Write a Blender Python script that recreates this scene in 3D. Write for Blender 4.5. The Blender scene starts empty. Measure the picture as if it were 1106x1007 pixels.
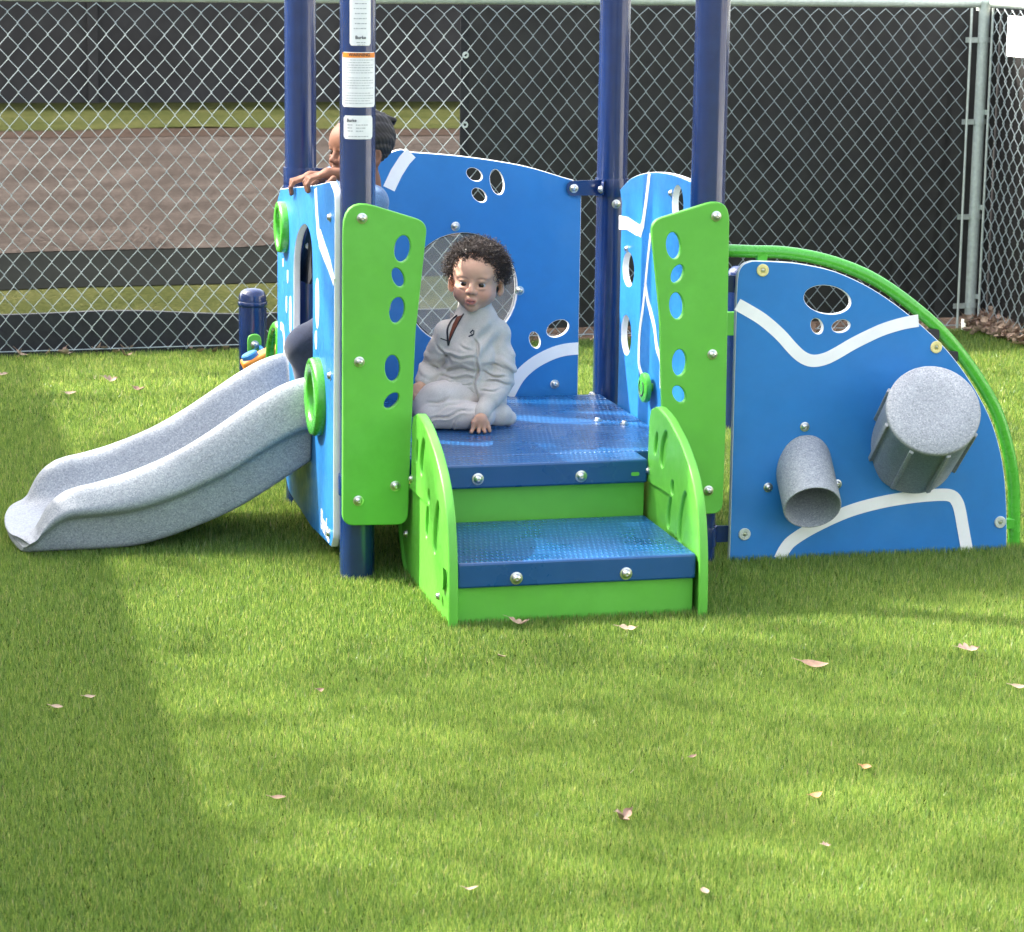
import bpy, bmesh, math, random
import numpy as np
from mathutils import Vector, Matrix
from mathutils.bvhtree import BVHTree
random.seed(7); RNG = np.random.default_rng(11)
SC = bpy.context.scene
COL = SC.collection
rad = math.radians

# ------------------------------------------------------------------ camera
PW, PH = 1106, 1007                     # the photograph's own pixels, used to read positions off it
FPX, PITCH, ROLL, CAMZ = 2826.5, 0.1983, -0.0132, 1.6043
cp, sp, cr, sr = math.cos(PITCH), math.sin(PITCH), math.cos(ROLL), math.sin(ROLL)
R0 = Vector((1, 0, 0)); U0 = Vector((0, sp, cp)); CF = Vector((0, cp, -sp))
CR = R0*cr - U0*sr; CU = R0*sr + U0*cr
CAM = Vector((0, 0, CAMZ))
cd = bpy.data.cameras.new('camera'); cam = bpy.data.objects.new('camera', cd); COL.objects.link(cam)
cam.matrix_world = Matrix(((CR.x, CU.x, -CF.x, 0), (CR.y, CU.y, -CF.y, 0), (CR.z, CU.z, -CF.z, CAMZ), (0, 0, 0, 1)))
cd.sensor_fit = 'HORIZONTAL'; cd.sensor_width = 36; cd.lens = 36*FPX/PW
cd.clip_start = 0.1; cd.clip_end = 3000
cd.dof.use_dof = True; cd.dof.focus_distance = 6.75; cd.dof.aperture_fstop = 14
SC.camera = cam

# ------------------------------------------------------------------ structure frame (u right, v back, z up)
ORG = Vector((0.0504, 6.6366, 0)); YAW = 0.2372
WU = Vector((math.cos(YAW), math.sin(YAW), 0)); WV = Vector((-math.sin(YAW), math.cos(YAW), 0))
MS = Matrix.Translation(ORG) @ Matrix.Rotation(YAW, 4, 'Z')
MSI = MS.inverted()

# ------------------------------------------------------------------ world, sun, exposure
SUN_EL = rad(47)
sh = (WU*-0.86 + WV*0.45).normalized()
SUN = Vector((sh.x*math.cos(SUN_EL), sh.y*math.cos(SUN_EL), math.sin(SUN_EL)))
wd = bpy.data.worlds.new('World'); SC.world = wd; wd.use_nodes = True
nt = wd.node_tree; bg = nt.nodes['Background']
sky = nt.nodes.new('ShaderNodeTexSky'); sky.sky_type = 'NISHITA'; sky.sun_disc = False
sky.sun_elevation = SUN_EL; sky.sun_rotation = math.atan2(sh.x, sh.y); sky.air_density = 1.0; sky.dust_density = 5.0; sky.ozone_density = 0.6
hsv = nt.nodes.new('ShaderNodeHueSaturation'); hsv.inputs['Saturation'].default_value = .55
nt.links.new(sky.outputs[0], hsv.inputs['Color']); nt.links.new(hsv.outputs[0], bg.inputs[0]); bg.inputs[1].default_value = 0.15
sl = bpy.data.lights.new('sun', 'SUN'); sl.energy = 2.7; sl.angle = rad(0.53); sl.color = (1, .95, .86)
so = bpy.data.objects.new('sun', sl); COL.objects.link(so)
so.rotation_euler = SUN.to_track_quat('Z', 'Y').to_euler(); so.location = SUN*30
SC.view_settings.view_transform = 'Standard'; SC.view_settings.look = 'None'
SC.view_settings.gamma = 1; SC.view_settings.exposure = 2.36
SC.render.engine = 'CYCLES'; SC.cycles.use_denoising = True
SC.cycles.max_bounces = 8; SC.cycles.transparent_max_bounces = 12

# ------------------------------------------------------------------ pixel -> point on a plane of the place
def ray(px, py): return (CF + CR*((px-PW/2)/FPX) - CU*((py-PH/2)/FPX))
def inv(px, py, ax, val):               # structure coordinates on the plane axis ax = val
    d = MSI.to_3x3() @ ray(px, py); c = MSI @ CAM
    return c + d*((val-c[ax])/d[ax])
def T(px, py, Y):                        # world point on the plane Y
    d = ray(px, py); return CAM + d*(Y/d.y)
def TZ(px, z, Y):                        # world point at height z, depth Y, seen in column px
    a, b = 0.0, 1007.0
    lo, hi = -400.0, 1400.0
    for _ in range(40):
        m = (lo+hi)/2
        if T(px, m, Y).z > z: lo = m
        else: hi = m
    return T(px, (lo+hi)/2, Y)
def scale_at(p): return FPX/((p-CAM).dot(CF))

# ------------------------------------------------------------------ materials
def mat(name): 
    m = bpy.data.materials.new(name); m.use_nodes = True
    return m, m.node_tree, m.node_tree.nodes['Principled BSDF']
def N(nt, t, **kw):
    n = nt.nodes.new(t)
    for k, v in kw.items():
        if k.startswith('i_'): n.inputs[k[2:].replace('_', ' ')].default_value = v
        else: setattr(n, k, v)
    return n
def ramp(nt, src, stops):
    r = N(nt, 'ShaderNodeValToRGB'); nt.links.new(src, r.inputs[0])
    e = r.color_ramp.elements
    while len(e) < len(stops): e.new(0.5)
    for k, (p, c) in enumerate(stops): e[k].position = p; e[k].color = (*c, 1) if len(c) == 3 else c
    return r.outputs[0]
def coords(nt, kind='Object'): return N(nt, 'ShaderNodeTexCoord').outputs[kind]
def noise(nt, vec, scale, detail=3, rough=.55):
    n = N(nt, 'ShaderNodeTexNoise'); n.inputs['Scale'].default_value = scale; n.inputs['Detail'].default_value = detail; n.inputs['Roughness'].default_value = rough
    nt.links.new(vec, n.inputs['Vector']); return n.outputs['Fac']
def bump(nt, bs, src, strength, dist):
    b = N(nt, 'ShaderNodeBump'); b.inputs['Strength'].default_value = strength; b.inputs['Distance'].default_value = dist
    nt.links.new(src, b.inputs['Height']); nt.links.new(b.outputs[0], bs.inputs['Normal']); return b
def speckled(name, base, var=.12, rough=.5, nscale=30, bstr=.15, bscale=600, spec=.5, coat=0, dist=.0004, dirt=None):
    m, nt, bs = mat(name); co = coords(nt)
    c0 = tuple(max(0, x*(1-var)) for x in base); c1 = tuple(min(1, x*(1+var)) for x in base)
    f = noise(nt, co, nscale, 5, .6); c = ramp(nt, f, [(.3, c0), (.7, c1)])
    if dirt:
        mx = N(nt, 'ShaderNodeMixRGB'); d = noise(nt, co, dirt[1], 6, .65); dr = ramp(nt, d, [(.52, (0, 0, 0)), (.75, (dirt[2],)*3)])
        nt.links.new(dr, mx.inputs[0]); nt.links.new(c, mx.inputs[1]); mx.inputs[2].default_value = (*dirt[0], 1); c = mx.outputs[0]
    nt.links.new(c, bs.inputs['Base Color'])
    rr = ramp(nt, noise(nt, co, nscale*2.3, 4), [(.3, (rough*.8,)*3), (.7, (min(1, rough*1.2),)*3)]); nt.links.new(rr, bs.inputs['Roughness'])
    bs.inputs['Specular IOR Level'].default_value = spec; bs.inputs['Coat Weight'].default_value = coat; bs.inputs['Coat Roughness'].default_value = .12
    if bstr: bump(nt, bs, noise(nt, co, bscale, 2), bstr, dist)
    return m
M = {}
M['blue'] = speckled('blue_hdpe', (.021, .185, .500), .05, .42, 14, .25, 700, .45, dirt=((.07, .26, .58), 3.0, .3))
M['green'] = speckled('green_hdpe', (.120, .450, .052), .05, .40, 14, .22, 700, .45, dirt=((.17, .56, .10), 3.5, .3))
M['white'] = speckled('white_hdpe', (.87, .87, .87), .05, .45, 20, .2, 700, .45, dirt=((.60, .60, .58), 5, .4))
M['post'] = speckled('navy_powder_coat', (.0035, .021, .102), .1, .22, 20, .10, 900, .5, .6, dirt=((.02, .05, .16), 9, .25))
M['tube'] = speckled('green_powder_coat', (.07, .40, .035), .06, .28, 20, .02, 900, .5, .3)
M['steel'], nt, bs = mat('stainless'); bs.inputs['Base Color'].default_value = (.62, .62, .60, 1); bs.inputs['Metallic'].default_value = 1; bs.inputs['Roughness'].default_value = .28
M['cream'] = speckled('cream_bolt_cap', (.75, .66, .28), .08, .4)
M['orange'] = speckled('orange_plastic', (.80, .25, .02), .08, .4)
M['black'] = speckled('black_rubber', (.02, .02, .024), .2, .6)
M['galv'] = speckled('galvanised_steel', (.58, .63, .58), .12, .42, 60, .15, 300, .5); M['galv'].node_tree.nodes['Principled BSDF'].inputs['Metallic'].default_value = .3
M['wire'] = speckled('galvanised_wire', (.40, .465, .475), .15, .40, 40, 0, 300, .5); M['wire'].node_tree.nodes['Principled BSDF'].inputs['Metallic'].default_value = .1
M['clear'], nt, bs = mat('clear_acrylic'); bs.inputs['Base Color'].default_value = (.95, .97, .98, 1); bs.inputs['Roughness'].default_value = .08; bs.inputs['Transmission Weight'].default_value = 1; bs.inputs['IOR'].default_value = 1.12

def granite(name):
    m, nt, bs = mat(name); co = coords(nt)
    v = N(nt, 'ShaderNodeTexVoronoi'); v.inputs['Scale'].default_value = 330; nt.links.new(co, v.inputs['Vector'])
    h = N(nt, 'ShaderNodeSeparateColor'); nt.links.new(v.outputs['Color'], h.inputs[0])
    c = ramp(nt, h.outputs[0], [(.0, (.22, .24, .27)), (.22, (.285, .305, .335)), (.5, (.32, .345, .378)), (.8, (.355, .38, .41)), (1, (.45, .47, .50))])
    mx = N(nt, 'ShaderNodeMixRGB'); mx.blend_type = 'MULTIPLY'; mx.inputs[0].default_value = 1
    nt.links.new(c, mx.inputs[1]); nt.links.new(ramp(nt, noise(nt, co, 5, 5), [(.3, (.86, .86, .86)), (.7, (1, 1, 1))]), mx.inputs[2])
    nt.links.new(mx.outputs[0], bs.inputs['Base Color']); bs.inputs['Roughness'].default_value = .5
    bump(nt, bs, noise(nt, co, 260, 3), .35, .0006); return m
M['granite'] = granite('grey_granite_plastic')

def deckmat():
    m, nt, bs = mat('blue_perforated_vinyl'); co = coords(nt)
    sep = N(nt, 'ShaderNodeSeparateXYZ'); nt.links.new(co, sep.inputs[0])
    def math_(op, a, b=None):
        n = N(nt, 'ShaderNodeMath', operation=op)
        for i, x in enumerate((a, b)):
            if x is None: continue
            if isinstance(x, (int, float)): n.inputs[i].default_value = x
            else: nt.links.new(x, n.inputs[i])
        return n.outputs[0]
    s = .0130
    row = math_('DIVIDE', sep.outputs[1], s*2.4); fr = math_('FLOOR', row)
    off = math_('MULTIPLY', math_('MODULO', math_('ABSOLUTE', fr), 2), .5)
    gx = math_('SUBTRACT', math_('FRACT', math_('ADD', math_('DIVIDE', sep.outputs[0], s), off)), .5)
    gy = math_('MULTIPLY', math_('SUBTRACT', math_('FRACT', row), .5), .87)
    d = math_('SQRT', math_('ADD', math_('MULTIPLY', gx, gx), math_('MULTIPLY', gy, gy)))
    hole = N(nt, 'ShaderNodeMapRange', interpolation_type='SMOOTHSTEP'); nt.links.new(d, hole.inputs[0])
    hole.inputs[1].default_value = .12; hole.inputs[2].default_value = .33
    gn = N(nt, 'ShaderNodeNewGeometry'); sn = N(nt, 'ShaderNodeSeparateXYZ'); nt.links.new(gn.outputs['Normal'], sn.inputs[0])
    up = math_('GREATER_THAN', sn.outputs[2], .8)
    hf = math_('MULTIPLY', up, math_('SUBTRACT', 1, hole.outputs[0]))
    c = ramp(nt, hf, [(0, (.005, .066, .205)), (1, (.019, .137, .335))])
    mx = N(nt, 'ShaderNodeMixRGB'); nt.links.new(ramp(nt, noise(nt, co, 4, 6, .65), [(.44, (0, 0, 0)), (.85, (.3,)*3)]), mx.inputs[0]); nt.links.new(c, mx.inputs[1]); mx.inputs[2].default_value = (.035, .15, .36, 1)
    nt.links.new(mx.outputs[0], bs.inputs['Base Color'])
    nt.links.new(ramp(nt, noise(nt, co, 7, 4), [(.35, (.22,)*3), (.65, (.38,)*3)]), bs.inputs['Roughness'])
    bump(nt, bs, hf, .8, .0022)
    bs.inputs['Coat Weight'].default_value = .25; bs.inputs['Coat Roughness'].default_value = .25
    return m
M['deck'] = deckmat()

def cloth(name, base, var=.08, bsc=900, heather=True):
    m, nt, bs = mat(name); co = coords(nt)
    n1 = noise(nt, co, 700, 2); n2 = noise(nt, co, 25, 4)
    c = ramp(nt, n1, [(.35, tuple(x*(1-var*1.8) for x in base)), (.65, tuple(min(1, x*(1+var)) for x in base))])
    mx = N(nt, 'ShaderNodeMixRGB'); mx.blend_type = 'MULTIPLY'; mx.inputs[0].default_value = 1
    nt.links.new(c, mx.inputs[1]); nt.links.new(ramp(nt, n2, [(.3, (.88, .87, .86)), (.7, (1, 1, 1))]), mx.inputs[2])
    nt.links.new(mx.outputs[0], bs.inputs['Base Color']); bs.inputs['Roughness'].default_value = .9; bs.inputs['Specular IOR Level'].default_value = .2
    bs.inputs['Sheen Weight'].default_value = .25
    bump(nt, bs, n1, .5, .001); return m
M['fleece'] = cloth('heather_grey_fleece', (.60, .55, .50))
M['jogger'] = cloth('pale_jersey', (.67, .60, .555))
M['rust'] = cloth('rust_jersey', (.16, .045, .025))
M['denim'] = cloth('dark_denim', (.022, .030, .062), .35)
M['chambray'] = cloth('blue_chambray', (.14, .25, .45), .3)
M['ink'] = speckled('dark_print', (.02, .025, .04), .1, .7)

def skin(name, rgh=.62, sss=.12):
    m, nt, bs = mat(name); a = N(nt, 'ShaderNodeVertexColor', layer_name='tone'); co = coords(nt)
    mx = N(nt, 'ShaderNodeMixRGB'); mx.blend_type = 'MULTIPLY'; mx.inputs[0].default_value = 1
    nt.links.new(a.outputs[0], mx.inputs[1]); nt.links.new(ramp(nt, noise(nt, co, 60, 4), [(.3, (.93, .91, .90)), (.7, (1, 1, 1))]), mx.inputs[2])
    nt.links.new(mx.outputs[0], bs.inputs['Base Color']); bs.inputs['Roughness'].default_value = rgh
    bs.inputs['Specular IOR Level'].default_value = .3; bs.inputs['Subsurface Weight'].default_value = sss; bs.inputs['Subsurface Scale'].default_value = .006; bs.inputs['Subsurface Radius'].default_value = (1, .4, .25)
    return m
M['skin'] = skin('skin')
M['hair'], nt, bs = mat('dark_brown_hair'); bs.inputs['Base Color'].default_value = (.034, .021, .015, 1); bs.inputs['Roughness'].default_value = .5
M['hairblack'], nt, bs = mat('black_hair'); bs.inputs['Base Color'].default_value = (.010, .008, .008, 1); bs.inputs['Roughness'].default_value = .62
M['sclera'], nt, bs = mat('eye_white'); bs.inputs['Base Color'].default_value = (.42, .39, .37, 1); bs.inputs['Roughness'].default_value = .15
M['iris'], nt, bs = mat('brown_iris'); bs.inputs['Base Color'].default_value = (.022, .010, .006, 1); bs.inputs['Roughness'].default_value = .08

def turfmat():
    m = bpy.data.materials.new('turf_fibre'); m.use_nodes = True; nt = m.node_tree; nt.nodes.clear()
    a = N(nt, 'ShaderNodeAttribute', attribute_name='tint'); h = N(nt, 'ShaderNodeAttribute', attribute_name='along')
    c = ramp(nt, a.outputs['Fac'], [(0, (.050, .128, .022)), (.42, (.135, .262, .044)), (.75, (.255, .385, .074)), (.92, (.38, .44, .12)), (1, (.42, .37, .19))])
    d = N(nt, 'ShaderNodeBsdfDiffuse'); t = N(nt, 'ShaderNodeBsdfTranslucent'); g = N(nt, 'ShaderNodeBsdfGlossy'); g.inputs['Roughness'].default_value = .42; g.inputs[0].default_value = (.9, .9, .9, 1)
    nt.links.new(c, d.inputs[0]); 
    hs = N(nt, 'ShaderNodeHueSaturation'); hs.inputs['Value'].default_value = 1.5; hs.inputs['Hue'].default_value = .468; nt.links.new(c, hs.inputs['Color']); nt.links.new(hs.outputs[0], t.inputs[0])
    m1 = N(nt, 'ShaderNodeMixShader'); m1.inputs[0].default_value = .45; nt.links.new(d.outputs[0], m1.inputs[1]); nt.links.new(t.outputs[0], m1.inputs[2])
    m2 = N(nt, 'ShaderNodeMixShader'); m2.inputs[0].default_value = .045; nt.links.new(m1.outputs[0], m2.inputs[1]); nt.links.new(g.outputs[0], m2.inputs[2])
    o = N(nt, 'ShaderNodeOutputMaterial'); nt.links.new(m2.outputs[0], o.inputs[0]); return m
M['fibre'] = turfmat()

# ------------------------------------------------------------------ mesh builder
class MB:
    def __init__(s): s.v = []; s.f = []; s.m = []
    def add(s, v, f, m=0, M4=None):
        o = len(s.v); s.v += [tuple(M4 @ Vector(p)) if M4 else tuple(p) for p in v]
        s.f += [tuple(i+o for i in q) for q in f]; s.m += [m]*len(f); return s
    def box(s, a, b, m=0, M4=None):
        (x0, y0, z0), (x1, y1, z1) = a, b
        return s.add([(x0,y0,z0),(x1,y0,z0),(x1,y1,z0),(x0,y1,z0),(x0,y0,z1),(x1,y0,z1),(x1,y1,z1),(x0,y1,z1)],
                     [(0,3,2,1),(4,5,6,7),(0,1,5,4),(1,2,6,5),(2,3,7,6),(3,0,4,7)], m, M4)
    def tube(s, pts, r, n=10, m=0, caps=True, M4=None, closed=False):
        pts = [Vector(p) for p in pts]; k = len(pts); rs = r if isinstance(r, (list, tuple)) else [r]*k
        v = []; f = []; nrm = None
        for i, p in enumerate(pts):
            t = (pts[min(i+1, k-1)]-pts[max(i-1, 0)]) if not closed else (pts[(i+1) % k]-pts[i-1])
            t = t.normalized() if t.length > 1e-9 else Vector((0, 0, 1))
            if nrm is None: nrm = t.orthogonal().normalized()
            else:
                nrm = nrm - t*nrm.dot(t); nrm = nrm.normalized() if nrm.length > 1e-6 else t.orthogonal().normalized()
            b = t.cross(nrm)
            for j in range(n):
                a = 2*math.pi*j/n; v.append(p + (nrm*math.cos(a)+b*math.sin(a))*rs[i])
        for i in range(k if closed else k-1):
            i2 = (i+1) % k
            for j in range(n): f.append((i*n+j, i*n+(j+1) % n, i2*n+(j+1) % n, i2*n+j))
        if caps and not closed: f.append(tuple(range(n-1, -1, -1))); f.append(tuple((k-1)*n+j for j in range(n)))
        return s.add(v, f, m, M4)
    def lathe(s, prof, n=32, m=0, M4=None, cap=True):     # prof: (radius, height) about local z
        v = []; f = []; k = len(prof)
        for r, z in prof:
            for j in range(n): a = 2*math.pi*j/n; v.append((r*math.cos(a), r*math.sin(a), z))
        for i in range(k-1):
            for j in range(n): f.append((i*n+j, i*n+(j+1) % n, (i+1)*n+(j+1) % n, (i+1)*n+j))
        if cap: f.append(tuple(range(n-1, -1, -1))); f.append(tuple((k-1)*n+j for j in range(n)))
        return s.add(v, f, m, M4)
    def mesh(s, mats, smooth=True, angle=40, recalc=False):
        me = bpy.data.meshes.new('m'); me.from_pydata(s.v, [], s.f)
        for x in mats: me.materials.append(M[x] if isinstance(x, str) else x)
        me.polygons.foreach_set('material_index', s.m); 
        if recalc:
            b = bmesh.new(); b.from_mesh(me); bmesh.ops.recalc_face_normals(b, faces=b.faces); b.to_mesh(me); b.free()
        if smooth:
            me.polygons.foreach_set('use_smooth', [True]*len(me.polygons)); me.set_sharp_from_angle(angle=rad(angle))
        me.update(); return me
    def build(s, name, mats, parent=None, M4=None, bevel=0, **kw):
        mats = mats if isinstance(mats, (list, tuple)) else [mats]
        o = link(name, s.mesh(mats, **kw), parent, M4)
        if bevel: add_bevel(o, bevel)
        return o
def add_bevel(o, w, seg=3):
    b = o.modifiers.new('bevel', 'BEVEL'); b.width = w; b.segments = seg; b.limit_method = 'ANGLE'; b.angle_limit = rad(40); b.harden_normals = False
def link(name, me, parent=None, M4=None):
    o = bpy.data.objects.new(name, me); me.name = name; COL.objects.link(o)
    if parent is not None: o.parent = parent
    if M4 is not None: o.matrix_basis = M4
    return o
def empty(name, M4=None, parent=None):
    o = bpy.data.objects.new(name, None); COL.objects.link(o); o.empty_display_size = .1
    if parent: o.parent = parent
    if M4 is not None: o.matrix_basis = M4
    return o
def tag(o, label=None, cat=None, group=None, kind=None):
    for k, v in (('label', label), ('category', cat), ('group', group), ('kind', kind)):
        if v: o[k] = v
    return o
def crom(pts, n=8, closed=False):
    P = [Vector(p) for p in pts]; out = []; k = len(P)
    for i in range(k if closed else k-1):
        g = lambda j: P[j % k] if closed else P[max(0, min(k-1, j))]
        a, b, c, d = g(i-1), g(i), g(i+1), g(i+2)
        for q in range(n):
            t = q/n; out.append(.5*((2*b)+(c-a)*t+(2*a-5*b+4*c-d)*t*t+(3*b-a-3*c+d)*t*t*t))
    if not closed: out.append(P[-1])
    return out
def roundpoly(pts, rr, seg=7):         # polygon with rounded corners; rr number or list
    out = []; k = len(pts)
    for i in range(k):
        r = rr[i] if isinstance(rr, (list, tuple)) else rr
        p = Vector(pts[i]).to_2d(); a = (Vector(pts[i-1]).to_2d()-p); b = (Vector(pts[(i+1) % k]).to_2d()-p)
        if r <= 0: out.append(p); continue
        la, lb = a.length, b.length; a.normalize(); b.normalize(); ang = a.angle(b)
        t = min(r/math.tan(ang/2), la*.48, lb*.48); p0 = p+a*t; p1 = p+b*t
        for q in range(seg+1):
            s = q/seg; out.append(p0*(1-s)**2 + p*2*s*(1-s) + p1*s*s)
    return out
def ell(c, rx, ry, rot=0, n=28):
    return [Vector((c[0]+rx*math.cos(a)*math.cos(rot)-ry*math.sin(a)*math.sin(rot), c[1]+rx*math.cos(a)*math.sin(rot)+ry*math.sin(a)*math.cos(rot))) for a in (2*math.pi*i/n for i in range(n))]
def flat_solid(outline, holes, t, bev):  # sheet with holes, rounded edges; z in [-t/2, t/2]
    cu = bpy.data.curves.new('c', 'CURVE'); cu.dimensions = '2D'; cu.fill_mode = 'BOTH'
    cu.extrude = t/2-bev; cu.bevel_depth = bev; cu.bevel_resolution = 2; cu.offset = -bev
    for L in [outline]+list(holes):
        s = cu.splines.new('POLY'); s.points.add(len(L)-1); s.use_cyclic_u = True
        for p, q in zip(s.points, L): p.co = (q[0], q[1], 0, 1)
    ob = bpy.data.objects.new('c', cu); COL.objects.link(ob)
    dg = bpy.context.evaluated_depsgraph_get(); me = bpy.data.meshes.new_from_object(ob.evaluated_get(dg))
    bpy.data.objects.remove(ob); bpy.data.curves.remove(cu)
    b = bmesh.new(); b.from_mesh(me); bmesh.ops.remove_doubles(b, verts=b.verts, dist=1e-5); bmesh.ops.recalc_face_normals(b, faces=b.faces)
    v = [x.co.copy() for x in b.verts]; b.verts.index_update(); f = [tuple(x.index for x in q.verts) for q in b.faces]; nz = [abs(q.normal.z) for q in b.faces]
    b.free(); bpy.data.meshes.remove(me); return v, f, nz
def ribbon(center, width):               # outline of a band along a centre line (2D)
    c = [Vector(p[:2]) for p in center]; L = []; Rr = []
    for i, p in enumerate(c):
        t = (c[min(i+1, len(c)-1)]-c[max(i-1, 0)]).normalized(); n = Vector((-t.y, t.x)); w = width[i] if isinstance(width, (list, tuple)) else width
        L.append(p+n*w/2); Rr.append(p-n*w/2)
    return L, Rr
class Panel:
    """A sheet of two-colour plastic: faces in material 0, cut edges in material 1, inlays in 1."""
    def __init__(s, outline, holes, t, plane, bev=.003):
        s.mb = MB(); s.t = t; s.P = plane          # plane: 4x4 taking (a, b, c) to structure space
        v, f, nz = flat_solid(outline, holes, t, bev)
        o = len(s.mb.v); s.mb.v += [tuple(x) for x in v]; s.mb.f += f; s.mb.m += [0 if z > .9 else 1 for z in nz]
    def band(s, center, width, side=1, m=1, h=.0012):
        L, Rr = ribbon(center, width); z0 = side*(s.t/2-.002); z1 = side*(s.t/2+h); n = len(L)
        v = [(p.x, p.y, z0) for p in L]+[(p.x, p.y, z0) for p in Rr]+[(p.x, p.y, z1) for p in L]+[(p.x, p.y, z1) for p in Rr]; f = []
        for i in range(n-1):
            f += [(2*n+i, 2*n+i+1, 3*n+i+1, 3*n+i), (i, i+1, 2*n+i+1, 2*n+i), (n+i, 3*n+i, 3*n+i+1, n+i+1)]
        f += [(0, 2*n, 3*n, n), (n-1, 2*n-1, 4*n-1, 3*n-1)]
        s.mb.add(v, f, m); return s
    def disc(s, c, rx, ry, rot=0, side=1, m=1, h=.0012):
        L = ell(c, rx, ry, rot, 24); z0 = side*(s.t/2-.002); z1 = side*(s.t/2+h); n = len(L)
        s.mb.add([(p.x, p.y, z0) for p in L]+[(p.x, p.y, z1) for p in L], [tuple(range(n, 2*n))]+[(i, (i+1) % n, n+(i+1) % n, n+i) for i in range(n)], m); return s
    def build(s, name, mats, parent):
        s.mb.v = [tuple(s.P @ Vector(p)) for p in s.mb.v]
        o = s.mb.build(name, mats, parent, recalc=True, angle=35); n = (s.P.to_3x3() @ Vector((0, 0, 1))).normalized()
        b = bmesh.new(); b.from_mesh(o.data)
        for e in b.edges:
            if len(e.link_faces) == 2 and (abs(e.link_faces[0].normal.dot(n)) > .999) != (abs(e.link_faces[1].normal.dot(n)) > .999): e.smooth = False
        b.to_mesh(o.data); b.free(); return o
def plane_front(v): return Matrix(((1, 0, 0, 0), (0, 0, -1, v), (0, 1, 0, 0), (0, 0, 0, 1)))    # (u, z, towards viewer)
def plane_side(u, sgn=-1): return Matrix(((0, 0, sgn, u), (1, 0, 0, 0), (0, 1, 0, 0), (0, 0, 0, 1)))   # (v, z, out) out = sgn*u
def fz(pts, v): return [Vector((q.x, q.z)) for q in (inv(x, y, 1, v) for x, y in pts)]
def vz(pts, u): return [Vector((q.y, q.z)) for q in (inv(x, y, 0, u) for x, y in pts)]
def text_mesh(body, size, ext=.0006, bold=0):
    cu = bpy.data.curves.new('t', 'FONT'); cu.body = body; cu.size = size; cu.extrude = ext; cu.align_x = 'CENTER'; cu.align_y = 'CENTER'; cu.offset = bold
    ob = bpy.data.objects.new('t', cu); COL.objects.link(ob); dg = bpy.context.evaluated_depsgraph_get()
    me = bpy.data.meshes.new_from_object(ob.evaluated_get(dg)); bpy.data.objects.remove(ob); bpy.data.curves.remove(cu)
    v = [x.co.copy() for x in me.vertices]; f = [tuple(p.vertices) for p in me.polygons]; bpy.data.meshes.remove(me); return v, f

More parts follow.
